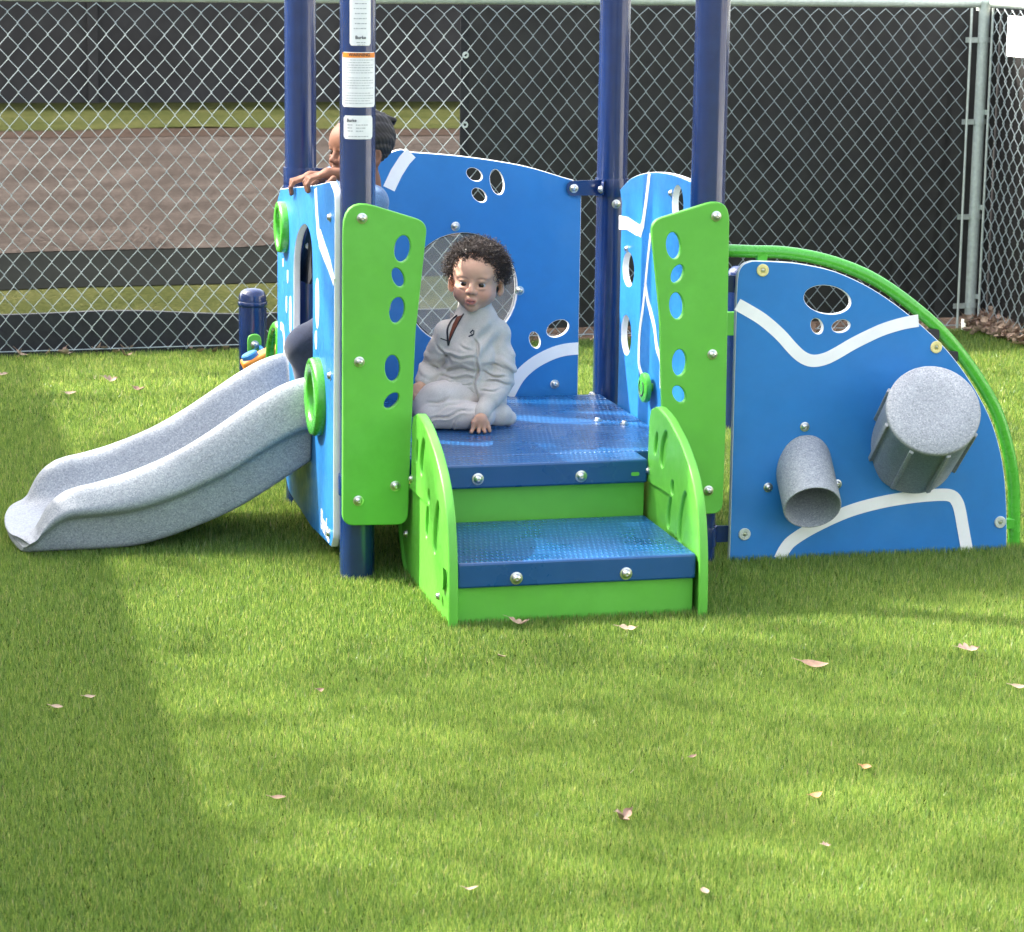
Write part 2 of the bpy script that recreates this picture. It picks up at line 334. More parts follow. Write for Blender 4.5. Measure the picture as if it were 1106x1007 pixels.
# ------------------------------------------------------------------ implicit surfaces for soft bodies
class SDF:
    def __init__(s, lo, hi, h):
        s.h = h; s.lo = np.array(lo, float); n = np.ceil((np.array(hi)-s.lo)/h).astype(int)+1
        s.n = n; s.ax = [s.lo[i]+h*np.arange(n[i]) for i in range(3)]
        s.V = np.full(n, .06, np.float32)
    def sl(s, lo, hi):
        a = np.clip(np.floor((np.array(lo)-s.lo)/s.h).astype(int), 0, s.n); b = np.clip(np.ceil((np.array(hi)-s.lo)/s.h).astype(int)+1, 0, s.n)
        S = tuple(slice(a[i], b[i]) for i in range(3)); X, Y, Z = np.meshgrid(*[s.ax[i][S[i]] for i in range(3)], indexing='ij', sparse=True)
        return S, X, Y, Z
    def put(s, S, d, k, op='u'):
        v = s.V[S]
        if v.size == 0: return
        if op == 'u':
            h = np.clip(.5+.5*(v-d)/k, 0, 1); s.V[S] = v*(1-h)+d*h-k*h*(1-h)
        else:
            h = np.clip(.5-.5*(v+d)/k, 0, 1); s.V[S] = v*(1-h)-d*h+k*h*(1-h)
    def cap(s, a, b, ra, rb=None, k=.01, op='u'):
        rb = ra if rb is None else rb; a = np.array(a, float); b = np.array(b, float); m = max(ra, rb)+k+.03
        S, X, Y, Z = s.sl(np.minimum(a, b)-m, np.maximum(a, b)+m); ab = b-a; L = max((ab**2).sum(), 1e-12)
        t = np.clip(((X-a[0])*ab[0]+(Y-a[1])*ab[1]+(Z-a[2])*ab[2])/L, 0, 1)
        d = np.sqrt((X-a[0]-t*ab[0])**2+(Y-a[1]-t*ab[1])**2+(Z-a[2]-t*ab[2])**2)-(ra+(rb-ra)*t)
        s.put(S, d.astype(np.float32), k, op); return s
    def chain(s, pts, rs, k=.01):
        for i in range(len(pts)-1): s.cap(pts[i], pts[i+1], rs[i], rs[i+1], k)
        return s
    def ell(s, c, r, R=None, k=.01, op='u'):
        c = np.array(c, float); r = np.array(r, float); m = r.max()+k+.03
        S, X, Y, Z = s.sl(c-m, c+m); X = X-c[0]; Y = Y-c[1]; Z = Z-c[2]
        if R is not None: X, Y, Z = (R[0][0]*X+R[1][0]*Y+R[2][0]*Z, R[0][1]*X+R[1][1]*Y+R[2][1]*Z, R[0][2]*X+R[1][2]*Y+R[2][2]*Z)
        k0 = np.sqrt((X/r[0])**2+(Y/r[1])**2+(Z/r[2])**2); k1 = np.sqrt((X/r[0]**2)**2+(Y/r[1]**2)**2+(Z/r[2]**2)**2)+1e-9
        s.put(S, (k0*(k0-1)/k1).astype(np.float32), k, op); return s
    def displace(s, fn):
        X, Y, Z = np.meshgrid(*s.ax, indexing='ij', sparse=True); near = np.abs(s.V) < .02
        d = fn(X, Y, Z); s.V = np.where(near, s.V+np.broadcast_to(d, s.V.shape), s.V).astype(np.float32); return s
    def surface(s):
        V = s.V; ins = V < 0; nx, ny, nz = [k-1 for k in V.shape]
        C = [(i, j, k) for i in (0, 1) for j in (0, 1) for k in (0, 1)]; sub = lambda A, c: A[c[0]:c[0]+nx, c[1]:c[1]+ny, c[2]:c[2]+nz]
        cnt = sum(sub(ins, c).astype(np.int8) for c in C); act = np.argwhere((cnt > 0) & (cnt < 8))
        idx = -np.ones((nx, ny, nz), np.int64); idx[tuple(act.T)] = np.arange(len(act))
        acc = np.zeros((len(act), 3)); num = np.zeros(len(act)); val = {c: V[tuple((act+np.array(c)).T)] for c in C}
        for a in C:
            for ax in range(3):
                if a[ax]: continue
                b = list(a); b[ax] = 1; b = tuple(b); va, vb = val[a], val[b]; w = (va < 0) != (vb < 0)
                t = np.where(w, va/np.where(w, va-vb, 1), 0); p = np.tile(np.array(a, float), (len(act), 1)); p[:, ax] += t
                acc += p*w[:, None]; num += w
        P = s.lo+(act+acc/num[:, None])*s.h; F = []
        for ax in range(3):
            o1, o2 = [(1, 2), (2, 0), (0, 1)][ax]
            sh = [slice(None)]*3; A = ins; B0 = [slice(0, -1) if i == ax else slice(1, -1) for i in range(3)]; B1 = [slice(1, None) if i == ax else slice(1, -1) for i in range(3)]
            a_, b_ = A[tuple(B0)], A[tuple(B1)]; e = np.argwhere(a_ != b_); fl = a_[tuple(e.T)]
            base = e.copy(); 
            for i in range(3):
                if i != ax: base[:, i] += 1
            def cell(d1, d2):
                q = base.copy(); q[:, o1] += d1; q[:, o2] += d2; return idx[tuple(q.T)]
            q = np.stack([cell(-1, -1), cell(0, -1), cell(0, 0), cell(-1, 0)], 1); q[~fl] = q[~fl][:, ::-1]; F.append(q)
        F = np.concatenate(F); F = F[(F >= 0).all(1)]; return P, F
def np_mesh(P, F, mats):
    me = bpy.data.meshes.new('m'); n, k = F.shape
    me.vertices.add(len(P)); me.vertices.foreach_set('co', P.astype(np.float32).ravel())
    me.loops.add(n*k); me.loops.foreach_set('vertex_index', F.astype(np.int32).ravel())
    me.polygons.add(n); me.polygons.foreach_set('loop_start', np.arange(0, n*k, k, dtype=np.int32)); me.polygons.foreach_set('use_smooth', np.ones(n, bool))
    for x in mats: me.materials.append(M[x])
    me.update(calc_edges=True); return me
def set_tone(me, col):
    a = me.color_attributes.new('tone', 'FLOAT_COLOR', 'POINT'); c = np.ones((len(col), 4), np.float32); c[:, :3] = col; a.data.foreach_set('color', c.ravel())

# ================================================================== the play structure
M['clear'], nt, _b = mat('clear_acrylic'); nt.nodes.clear()
_t = N(nt, 'ShaderNodeBsdfTransparent'); _t.inputs[0].default_value = (.93, .95, .95, 1); _g = N(nt, 'ShaderNodeBsdfGlossy'); _g.inputs['Roughness'].default_value = .06
_l = N(nt, 'ShaderNodeLayerWeight'); _l.inputs[0].default_value = .06; _m = N(nt, 'ShaderNodeMixShader'); nt.links.new(_l.outputs['Fresnel'], _m.inputs[0])
_d = N(nt, 'ShaderNodeBsdfDiffuse'); _d.inputs[0].default_value = (.62, .60, .57, 1); _m0 = N(nt, 'ShaderNodeMixShader'); _m0.inputs[0].default_value = .34; nt.links.new(_t.outputs[0], _m0.inputs[1]); nt.links.new(_d.outputs[0], _m0.inputs[2])
nt.links.new(_m0.outputs[0], _m.inputs[1]); nt.links.new(_g.outputs[0], _m.inputs[2]); _o = N(nt, 'ShaderNodeOutputMaterial'); nt.links.new(_m.outputs[0], _o.inputs[0])

play = empty('play_structure', MS)
tag(play, 'blue and green toddler play structure with steps, grey slide and navy posts on the turf', 'play structure')
HS = .4572; PR = .0445
POSTS = {'FL': (-HS, 0), 'FR': (HS, 0), 'RL': (-HS, .9144), 'RR': (HS, .9144)}

# --- bolts: one mesh, linked copies
_bm = MB(); _bm.lathe([(.0001, 0), (.0135, 0), (.0135, .0022), (.0098, .003), (.0094, .0062), (.0072, .0092), (.0035, .0102), (.0032, .0078), (.0001, .0078)], 16, cap=False)
BOLT = _bm.mesh(['steel']); BOLT.name = 'bolt'
_bm = MB(); _bm.lathe([(.0001, 0), (.0165, 0), (.0165, .003), (.0150, .0045), (.0075, .0045), (.0070, .0015), (.0001, .0015)], 18, cap=False)
_bm.lathe([(.0001, .0012), (.0048, .0012), (.0048, .0045), (.0001, .0050)], 8, m=1, cap=False)
CAPB = _bm.mesh(['cream', 'steel'])
CAPG = _bm.mesh(['galv', 'steel'])
def bolt(parent, p, d, me=None, s=1.0):
    q = Vector(d).to_track_quat('Z', 'Y').to_matrix().to_4x4()
    return link('bolt', me or BOLT, parent, Matrix.Translation(p) @ q @ Matrix.Rotation(random.uniform(0, 3), 4, 'Z') @ Matrix.Scale(s, 4))

# --- posts
def post(u, v, top, name='post'):
    mb = MB(); r = PR
    mb.lathe([(r, -.05), (r, top-.035), (r*.97, top-.018), (r*.84, top-.005), (r*.55, top+.003), (.001, top+.006)], 40)
    o = mb.build(name, 'post', play, Matrix.Translation((u, v, 0)), angle=50)
    mb = MB(); mb.lathe([(r+.0006, top-.052), (r+.0022, top-.050), (r+.0022, top-.038), (r+.0006, top-.036)], 40, cap=False); mb.build('collar', 'post', o)
    return o
P = {k: post(u, v, 2.35) for k, (u, v) in POSTS.items()}
SPL = post(-.470, 1.83, .498, 'short_post')
_q = inv(800, 285, 1, 1.83); SPR = post(_q.x, 1.83, _q.z-.012, 'short_post')

# --- warning and name labels curved round the front left post
def curved_label(px0, px1, py0, py1, name, header=None, words=(), lines=(), r=PR+.0007):
    c = inv((px0+px1)/2, (py0+py1)/2, 1, -.04); cdir = (MSI @ CAM).xy - Vector(POSTS['FL']); a0 = math.atan2(cdir.y, cdir.x)
    pc = 387.0; hw = 19.4
    t0 = a0+math.asin(max(-.985, min(.985, (px0-pc)/hw))); t1 = a0+math.asin(max(-.985, min(.985, (px1-pc)/hw)))
    zt = inv((px0+px1)/2, py0, 1, -.04).z; zb = inv((px0+px1)/2, py1, 1, -.04).z
    mid = (t0+t1)/2; W_ = (t1-t0)*r; H_ = zt-zb; zm = (zt+zb)/2
    out = roundpoly([(-W_/2, -H_/2), (W_/2, -H_/2), (W_/2, H_/2), (-W_/2, H_/2)], .006, 4)
    def wrap(x, z, lift=0): a = mid+x/r; return ((r+lift)*math.cos(a), (r+lift)*math.sin(a), zm+z)
    nx, nz = 16, 2; mb = MB()
    ys = [-H_/2, -H_/2+.006, H_/2-.006, H_/2]
    xs = [-W_/2+W_*i/nx for i in range(nx+1)]
    def inset(x, y):
        e = max(0, abs(x)-(W_/2-.006)); return y if abs(y) < H_/2-.003 else math.copysign(H_/2-(.006-math.sqrt(max(0, .006**2-e*e))), y)
    v = [wrap(x, inset(x, y)) for y in ys for x in xs]
    mb.add(v, [(j*(nx+1)+i, j*(nx+1)+i+1, (j+1)*(nx+1)+i+1, (j+1)*(nx+1)+i) for j in range(3) for i in range(nx)])
    o = mb.build(name, 'label', P['FL'], angle=60)
    if header:
        mb = MB(); h = header; v = [wrap(x, y, .0003) for y in (H_/2-h, H_/2-.0015) for x in [-W_/2+.0015+(W_-.003)*i/nx for i in range(nx+1)]]
        mb.add(v, [(i, i+1, nx+2+i, nx+1+i) for i in range(nx)]); mb.build('header', 'hazard', o)
    mb = MB()
    for body, size, x, z, bold in words:
        tv, tf = text_mesh(body, size, 0.00005, bold); mb.add([wrap(p.x+x, p.y+z, .0008+p.z) for p in tv], tf)
    if words: mb.build('lettering', 'ink', o, smooth=False)
    mb = MB(); rn = random.Random(len(name))
    for z, x0, x1, hh in lines:
        x = x0
        while x < x1:
            w = min(rn.uniform(.003, .009), x1-x); k = 2
            v = [wrap(x+w*i/k, z+s, .0006) for s in (-hh/2, hh/2) for i in range(k+1)]
            mb.add(v, [(i, i+1, k+2+i, k+1+i) for i in range(k)]); x += w+.0016
    mb.build('fine_print', 'print', o, smooth=False)['kind'] = 'stuff'
    return o
M['label'] = speckled('label_vinyl', (.78, .80, .80), .03, .35, 40, 0)
M['hazard'] = speckled('hazard_orange', (.85, .26, .03), .05, .4, 40, 0)
M['print'] = speckled('grey_print', (.38, .40, .42), .1, .6, 40, 0)
curved_label(378.5, 400.5, -40, 49.5, 'instruction_label', words=[('Burke', .011, .0, -.080, .0002)],
             lines=[(.05-.012*i, -.014-.003*(i % 2), .015, .0022) for i in range(10)]+[(-.092, -.01, .012, .002), (-.098, -.008, .01, .002)])
curved_label(370.8, 405, 56.5, 116, 'warning_label', header=.0135, words=[('WARNING', .0115, 0, .0605, .0002)],
             lines=[(.048-.0062*i, -.040, .040-.012*((i*7) % 3 == 1), .0016) for i in range(18) if i not in (6, 12)])
curved_label(372.3, 402.6, 125, 150.5, 'name_label', words=[('Burke', .0105, -.017, .017, .0002)],
             lines=[(.006-.0075*i, -.028, -.014, .0022) for i in range(3)]+[(.006-.0075*i, -.006, .024-.006*i, .0022) for i in range(3)]+[(-.022, -.026, .026, .0018)])

# --- front green panels
VF = -.0695
outL = roundpoly(fz([(370.8, 212), (462, 240), (449, 360), (443.5, 489), (440.5, 567), (370.2, 568)], VF), [.062, .036, .4, .4, .030, .030])
holesL = [(434.8, 269, 8.7, 14.5, .14), (430.2, 300, 6.2, 10.8, -.38), (429, 335.4, 8.2, 14.2, .15), (424, 398, 8.2, 14.2, -.02), (423, 433, 6.0, 10.2, .75)]
outR = roundpoly(fz([(703, 239), (788.5, 212), (784, 460), (780.5, 555), (718.5, 557), (716, 460), (713, 340)], VF), [.036, .050, .4, .03, .03, .4, .4])
holesR = [(727.6, 265.6, 7.8, 14.5, -.10), (731.8, 296, 6.2, 10.5, .42), (731, 330.7, 7.8, 14.5, -.08), (734, 392, 7.8, 14.3, .03), (733.7, 426, 6.4, 9.6, -.5)]
def px_holes(hs, v):
    out = []
    for x, y, rx, ry, rot in hs:
        out.append(fz([(x+rx*math.cos(a)*math.cos(rot)+ry*math.sin(a)*math.sin(rot), y+rx*math.cos(a)*math.sin(rot)-ry*math.sin(a)*math.cos(rot)) for a in (2*math.pi*i/28 for i in range(28))], v))
    return out
gl = Panel(outL, px_holes(holesL, VF), .019, plane_front(VF+.0095)).build('entry_panel', ['green', 'green'], play)
gr = Panel(outR, px_holes(holesR, VF), .019, plane_front(VF+.0095)).build('entry_panel', ['green', 'green'], play)
for o, L in ((gl, [(391, 236), (388, 391), (427, 525), (387, 541)]), (gr, [(773.5, 233.7), (769.3, 383), (765, 530)])):
    for x, y in L: bolt(o, inv(x, y, 1, VF), (0, -1, 0))

# --- back panel with its bubble window
VB = .888
bc = inv(499, 313, 1, VB); BR = .164
outB = [Vector((-.40, .30)), Vector((-.40, .80))]+crom([Vector((-.385, .86, 0)), Vector((-.345, .925, 0))]+[Vector((p.x, p.y, 0)) for p in fz([(424, 164), (447.7, 164.7), (504, 169.5), (564, 179), (608.5, 191.7), (622, 196.5), (628, 208)], VB)], 6)
outB = [p.to_2d() for p in outB]+[p for p in fz([(628, 216), (624, 427)], VB)]
outB[-1].y = .262; outB[0].y = .262
holesB = [(512.6, 188.7, 9.2, 6.2, .55), (537, 196.8, 7.2, 13.8, -.22), (517.7, 211, 9.2, 6.0, .75), (577.8, 367.5, 5.6, 9.0, -.3), (602.6, 355, 12.6, 8.4, -.45)]
pb = Panel(outB, px_holes(holesB, VB)+[ell((bc.x, bc.z), BR, BR, 0, 64)], .019, plane_front(VB+.0095))
pb.band([p.to_3d() for p in fz([(444, 165.5), (437, 173), (428, 187), (420, 204)], VB)], .036)
pb.band(crom([p.to_3d() for p in fz([(549, 428), (560, 408), (575, 393.5), (594, 383), (610, 378), (624.5, 376.5)], VB)], 4), .036)
bp = pb.build('back_panel', ['blue', 'white'], play)
for x, y in ((492, 244.7), (561, 314), (599, 415), (438, 316)): bolt(bp, inv(x, y, 1, VB), (0, -1, 0))
mb = MB(); mb.lathe([(BR+.018, 0), (BR+.018, .006), (BR-.002, .006), (BR-.002, 0)], 64, cap=False); 
mb.build('window_flange', 'white', bp, Matrix.Translation((bc.x, VB+.0195, bc.z)) @ Matrix.Rotation(-math.pi/2, 4, 'X'))
mb = MB(); mb.lathe([((BR-.003)*math.cos(a), .045*math.sin(a)) for a in [i*math.pi/2/14 for i in range(15)]], 64, cap=False)
mb.build('bubble_window', 'clear', bp, Matrix.Translation((bc.x, VB+.012, bc.z)) @ Matrix.Rotation(-math.pi/2, 4, 'X'))

# --- left panel
UL = -.515
outLp = [p for p in vz([(299.5, 216), (303, 204), (341, 200), (356, 196.2), (361.2, 208), (361.5, 230), (361, 320), (360, 480), (359.8, 580), (357.5, 591), (350, 583), (336, 569), (322, 547), (312, 531.5), (309, 517.6), (303, 470), (299.7, 400)], UL)]
outLp = roundpoly(outLp, [.03, .02, .2, .03, .03, .1, .3, .3, .03, .012, .2, .3, .3, .1, .1, .3, .3], 5)
arch = [p for p in vz([(337.8, 425), (337.7, 320), (337.4, 280), (336, 259), (332.5, 246), (328, 243), (322.5, 250), (319, 264), (317.3, 284), (317, 330), (316.8, 404)], UL)]
arch = [p.to_2d() for p in crom([p.to_3d() for p in arch], 4)]
r1 = inv(307.8, 245.4, 0, UL); r2 = inv(344.9, 428.5, 0, UL); r3 = inv(305.5, 470, 0, UL)
pl = Panel(outLp, [arch, ell((r1.y, r1.z), .045, .055, 0, 24), ell((r2.y, r2.z), .06, .068, 0, 24)], .019, plane_side(UL+.0095))
pl.band([p.to_3d() for p in vz([(341.3, 203.5), (342.2, 225), (343.8, 250), (346, 261)], UL)], .034)
pl.band([p.to_3d() for p in vz([(345.4, 257), (349.5, 269), (355.8, 286), (361, 305)], UL)], [.05, .045, .036, .022])
for x, y, rx, ry in ((311, 299, .010, .019), (309.7, 329, .010, .024), (314, 340, .021, .052), (343, 328, .030, .066), (341.6, 367.5, .016, .025), (306, 284, .008, .012)):
    q = inv(x, y, 0, UL); pl.disc((q.y, q.z), rx, ry)
pl.band([p.to_3d() for p in vz([(303.5, 352), (306, 355), (307.2, 366), (307.4, 386)], UL)], .022)
q0 = inv(346.5, 560, 0, UL); q1 = inv(356.5, 579, 0, UL); ax = Vector((q1.y-q0.y, q1.z-q0.z)); L_ = ax.length; ax /= L_
tv, tf = text_mesh('Burke', L_/2.55, .0006, .0012); ay = Vector((ax.y, -ax.x)); cx = Vector(((q0.y+q1.y)/2, (q0.z+q1.z)/2))
if ay.y < 0: ay = -ay
pl.mb.add([(cx.x+ax.x*p.x+ay.x*p.y*1.25, cx.y+ax.y*p.x+ay.y*p.y*1.25, .0095+.0008+p.z) for p in tv], tf, 1)
lp = pl.build('slide_panel', ['blue', 'white'], play)
for x, y in ((357, 235), (357, 406), (356, 576), (300.6, 233.5)): bolt(lp, inv(x, y, 0, UL), (-1, 0, 0), s=.9)
def ring(c, rv, rz, hv, hz, out, name='peep_ring'):
    mb = MB(); n = 40; prof = [(1, 0), (1, .6), (.93, .92), (.80, 1), (.2, 1), (.06, .9), (0, .6), (0, -.9)]
    v = []; 
    for t, h in prof:
        for j in range(n):
            a = 2*math.pi*j/n; v.append((UL-out*h, c.y+(hv+(rv-hv)*t)*math.cos(a), c.z+(hz+(rz-hz)*t)*math.sin(a)))
    f = [(i*n+j, i*n+(j+1) % n, (i+1)*n+(j+1) % n, (i+1)*n+j) for i in range(len(prof)-1) for j in range(n)]
    return mb.add(v, f).build(name, 'tube', lp, recalc=True, angle=60)
ring(r1, .078, .072, .044, .052, .022); rr_ = ring(r2, .105, .103, .056, .064, .026)
mb = MB(); mb.lathe([(.0001, -.004), (.07, -.004), (.07, .004), (.0001, .004)], 24, cap=False)
mb.build('reflection_disc', 'orange', rr_, Matrix.Translation((UL+.045, r2.y+.005, r2.z)) @ Matrix.Rotation(math.pi/2, 4, 'Y'))  # orange disc stands in for the reflection inside the ring

# --- right panel (its inner face is seen)
UR = .430
top = [p.to_3d() for p in vz([(669.5, 205), (681.7, 192.5), (701, 186.3), (723.4, 187.8), (747, 196.7), (757, 206)], UR)]
top = [p.to_2d() for p in crom(top, 6)]
outRp = top+[Vector((.055, .90)), Vector((.05, .14)), Vector((.10, .10)), Vector((.67, .10)), Vector((.712, .14)), Vector((.712, .88))]
def side_ell(x, y, rv, rz, rot=0): q = inv(x, y, 0, UR); return ell((q.y, q.z), rv, rz, rot, 24)
pr = Panel(outRp, [side_ell(678.6, 291, .058, .048), side_ell(676.2, 362, .052, .056), side_ell(731.8, 221, .05, .05)], .019, plane_side(UR+.0095, -1))
pr.band([p.to_3d() for p in vz([(669, 240.5), (678, 241.5), (688, 248), (693, 250)], UR)], [.04, .036, .034, .03])
pr.band([p.to_3d() for p in vz([(691, 252), (694.5, 243), (698, 219), (701.7, 187.5)], UR)], [.03, .026, .024, .022])
pr.band(crom([p.to_3d() for p in vz([(703, 253), (699, 290), (695, 330), (691.4, 358), (690.3, 391), (693, 404), (698, 413)], UR)], 4), .017)
pr.band(crom([p.to_3d() for p in vz([(697, 305), (699.8, 324.6), (706.7, 352), (709.5, 374.7), (713.7, 390), (714, 420)], UR)], 4), .020)
rp = pr.build('side_panel', ['blue', 'white'], play)
q = inv(704.5, 418.6, 0, UR)
mb = MB(); mb.lathe([(.012, 0), (.012, .012), (.040, .014), (.042, .020), (.040, .028), (.034, .031), (.0001, .032)], 32)
kn = mb.build('turning_knob', 'tube', rp, Matrix.Translation((UR, q.y, q.z)) @ Matrix.Rotation(-math.pi/2, 4, 'Y'))
mb = MB(); mb.tube([(.022*math.cos(a), .022*math.sin(a), .0315) for a in [rad(40+28*i) for i in range(11)]], .0022, 6); mb.build('groove_ring', 'ink', kn)
for x, y in ((677.5, 269), (725, 209)): bolt(rp, inv(x, y, 0, UR), (-1, 0, 0), s=.8)

# --- clamps that tie panels to posts
def clamp(parent, z, arms, bolts=()):
    mb = MB(); r = PR
    mb.lathe([(r+.0005, z-.026), (r+.004, z-.026), (r+.0045, z-.022), (r+.0045, z+.022), (r+.004, z+.026), (r+.0005, z+.026)], 32, cap=False)
    for (du, dv), L, off in arms:
        d = Vector((du, dv, 0)); n = Vector((-dv, du, 0)); prof = roundpoly([(r-.004, -.021), (L, -.021), (L, .021), (r-.004, .024)], [0, .02, .02, 0], 6); k = len(prof)
        v = [tuple(d*p.x+n*(off+s)+Vector((0, 0, z+p.y))) for s in (-.003, .003) for p in prof]
        mb.add(v, [tuple(range(k-1, -1, -1)), tuple(range(k, 2*k))]+[(i, (i+1) % k, k+(i+1) % k, k+i) for i in range(k)])
    o = mb.build('clamp_bracket', 'post', parent, recalc=True)
    for (pos, d) in bolts: bolt(o, pos, d, s=.95)
    return o
zc = inv(618, 203.5, 1, VB-.006).z
clamp(P['RR'], zc, [((-1, 0), .145, .033), ((-.35, -1), .09, -.02)], [((-.124, -.0365, zc), (0, -1, 0)), ((.0, -PR-.0045, zc-.045), (0, -1, 0)), ((-.052, -.075, zc), (-1, 0, 0))])
clamp(P['RL'], zc, [((1, 0), .145, -.033)], [((.124, -.0365, zc), (0, -1, 0))])
zc2 = inv(326, 285, 1, .87).z
clamp(P['RL'], zc2, [((.9, -.44), .12, 0)], [((.09, -.05, zc2), (0, -1, 0))])
clamp(P['RL'], inv(335, 192, 1, .87).z, [((.98, -.2), .13, 0)])
zq = inv(782, 577, 1, 0).z
clamp(P['FR'], zq, [((1, 0), .13, .0)], [])
clamp(P['FR'], .735, [((1, 0), .13, .0)], [])
for k in ('FL', 'FR'): clamp(P[k], .24, [((0, 1), .08, 0)])

# --- deck and steps
mb = MB(); mb.box((-.425, .43, .245), (.425, .875, .300)); mb.box((-.425, .012, .245), (.425, .4265, .300)); mb.box((-.31, -.102, .238), (.283, .0105, .300))
dk = mb.build('deck', 'deck', play, bevel=.006)
for x, y in ((516, 517.5), (627.5, 514.5)): bolt(dk, inv(x, y, 1, -.102), (0, -1, 0), s=1.15)
mb = MB(); mb.box((-.31, -.080, .140), (.281, -.062, .239)); mb.build('upper_riser', 'green', play, bevel=.002)
mb = MB(); mb.box((-.31, -.532, .088), (.283, -.086, .150)); st = mb.build('step_tread', 'deck', play, bevel=.006)
for x, y in ((557.5, 624.5), (676, 619.5)): bolt(st, inv(x, y, 1, -.532), (0, -1, 0), s=1.15)
mb = MB(); mb.box((-.31, -.516, -.02), (.281, -.498, .0875)); mb.build('lower_riser', 'green', play, bevel=.002)
q = inv(686, 512, 1, -.102)
mb = MB(); v2 = roundpoly([(q.x-.011, q.z-.005), (q.x+.011, q.z-.005), (q.x+.011, q.z+.005), (q.x-.011, q.z+.005)], .0049, 5)
mb.add([(p.x, -.1032, p.y) for p in v2], [tuple(range(len(v2)))]); mb.build('slot_plug', 'green', dk, smooth=False)
for uu, vv in ((.36, .39), (.30, .45), (.395, .86), (-.30, .43)): bolt(dk, (uu, vv, .300), (0, 0, 1), s=.9)

sx = crom([(-.125, .438, 0), (-.16, .447, 0), (-.195, .445, 0), (-.25, .436, 0), (-.30, .420, 0), (-.36, .397, 0), (-.405, .373, 0), (-.45, .343, 0), (-.485, .309, 0), (-.515, .262, 0), (-.535, .205, 0), (-.546, .149, 0), (-.552, .08, 0), (-.552, .0, 0), (-.545, -.02, 0)], 4)
sout = [Vector((p.x, p.y)) for p in sx]+[Vector((-.03, -.02)), Vector((.03, .03)), Vector((.075, .09)), Vector((.085, .15)), Vector((.06, .215)), Vector((.0, .236)), Vector((-.07, .245)), Vector((-.088, .27)), Vector((-.092, .40)), Vector((-.106, .430))]
shol = [(-.23, .35, .030, .058, .42), (-.16, .352, .014, .034, .3), (-.31, .268, .017, .020, .2), (-.29, .20, .020, .047, .25), (-.40, .21, .030, .080, .32), (-.47, .10, .016, .030, .2)]
for u0 in (-.3235, .2975):
    ps_ = Panel(sout, [ell((a, b), c*.85, d*.92, e, 24) for a, b, c, d, e in shol], .024, plane_side(u0), bev=.005)
    cv, cf, _z = flat_solid([Vector((-.22+(p.x+.22)*.955, .22+(p.y-.22)*.955)) for p in sout], [], .007, .002); ps_.mb.add([tuple(x) for x in cv], cf)   # the cut-outs are pockets
    so_ = ps_.build('step_side', ['green', 'green'], play)
    for a, b in ((-.44, .05), (-.04, .115), (-.10, .27)): bolt(so_, (u0-.012, a, b), (-1, 0, 0), s=.8)

# --- slide: one hollow moulded chute, cross-sections lofted down the run
KU = [-.506, -.54, -.60, -.66, -.725, -.79, -.85, -.91, -.97, -1.03, -1.095, -1.135, -1.168, -1.195, -1.217, -1.234, -1.250, -1.275, -1.300, -1.318]
def tab(pairs):
    xs = [-a for a, b in pairs]; ys = [b for a, b in pairs]; return lambda u: float(np.interp(-u, xs, ys))
zr = tab([(-.50, .460), (-.55, .455), (-.60, .436), (-.66, .402), (-.725, .359), (-.79, .316), (-.85, .280), (-.91, .250), (-.97, .226), (-1.03, .205), (-1.095, .188), (-1.135, .181), (-1.168, .170), (-1.195, .152), (-1.217, .128), (-1.234, .096), (-1.25, .072), (-1.275, .058), (-1.30, .052), (-1.32, .044)])
zl = tab([(-.50, .330), (-.56, .318), (-.612, .290), (-.675, .254), (-.736, .215), (-.80, .186), (-.859, .161), (-.92, .140), (-.98, .124), (-1.04, .115), (-1.102, .111), (-1.14, .110), (-1.174, .104), (-1.205, .085), (-1.234, .059), (-1.25, .05), (-1.275, .042), (-1.32, .034)])
zb = tab([(-.50, .232), (-.583, .178), (-.645, .139), (-.708, .102), (-.78, .070), (-.857, .042), (-.92, .022), (-.98, .008), (-1.05, .003), (-1.27, .002), (-1.30, .003), (-1.32, .010)])
zf = tab([(-.50, .300), (-.55, .292), (-.60, .268), (-.66, .230), (-.725, .188), (-.79, .151), (-.85, .122), (-.91, .099), (-.97, .083), (-1.03, .072), (-1.095, .064), (-1.168, .058), (-1.234, .052), (-1.275, .049), (-1.30, .046), (-1.32, .040)])
VC = .592
def sect(u):
    r_, l_, b_, f_ = zr(u), zl(u), zb(u), zf(u); h = r_-l_; d = max(r_-f_, .0)
    half = [(.0, b_), (.215, b_), (.226, b_+.012), (.232, max(b_+.02, l_-.03)), (.236, l_-.010), (.252, l_-.004), (.262, l_+.006), (.262, l_+.02*min(1, h/.06)), (.252, l_+.45*h), (.236, l_+.80*h), (.222, l_+.95*h), (.206, r_), (.190, r_-.06*d), (.178, r_-.22*d), (.168, r_-.5*d), (.152, f_+.22*d), (.130, f_+.08*d), (.095, f_+.015*d), (.0, f_)]
    left = [(VC-a, z) for a, z in half]; right = [(VC+a, z) for a, z in half[::-1]][1:-1]
    return left+right
mb = MB(); KF = []
for a, b in zip(KU[:-1], KU[1:]): KF += [a+(b-a)*i/2 for i in range(2)]
KF.append(KU[-1])
S_ = [sect(u) for u in KF]; n = len(S_[0])
def endsweep(u, v):                       # the exit lip is rounded in plan
    t = max(0, (-u-1.235)/.085); return u+.045*t*(abs(v-VC)/.25)**3
mb.add([(endsweep(u, v), v, z) for u, s in zip(KF, S_) for v, z in s], [(i*n+j, i*n+(j+1) % n, (i+1)*n+(j+1) % n, (i+1)*n+j) for i in range(len(KF)-1) for j in range(n)]+[tuple(range(n))])
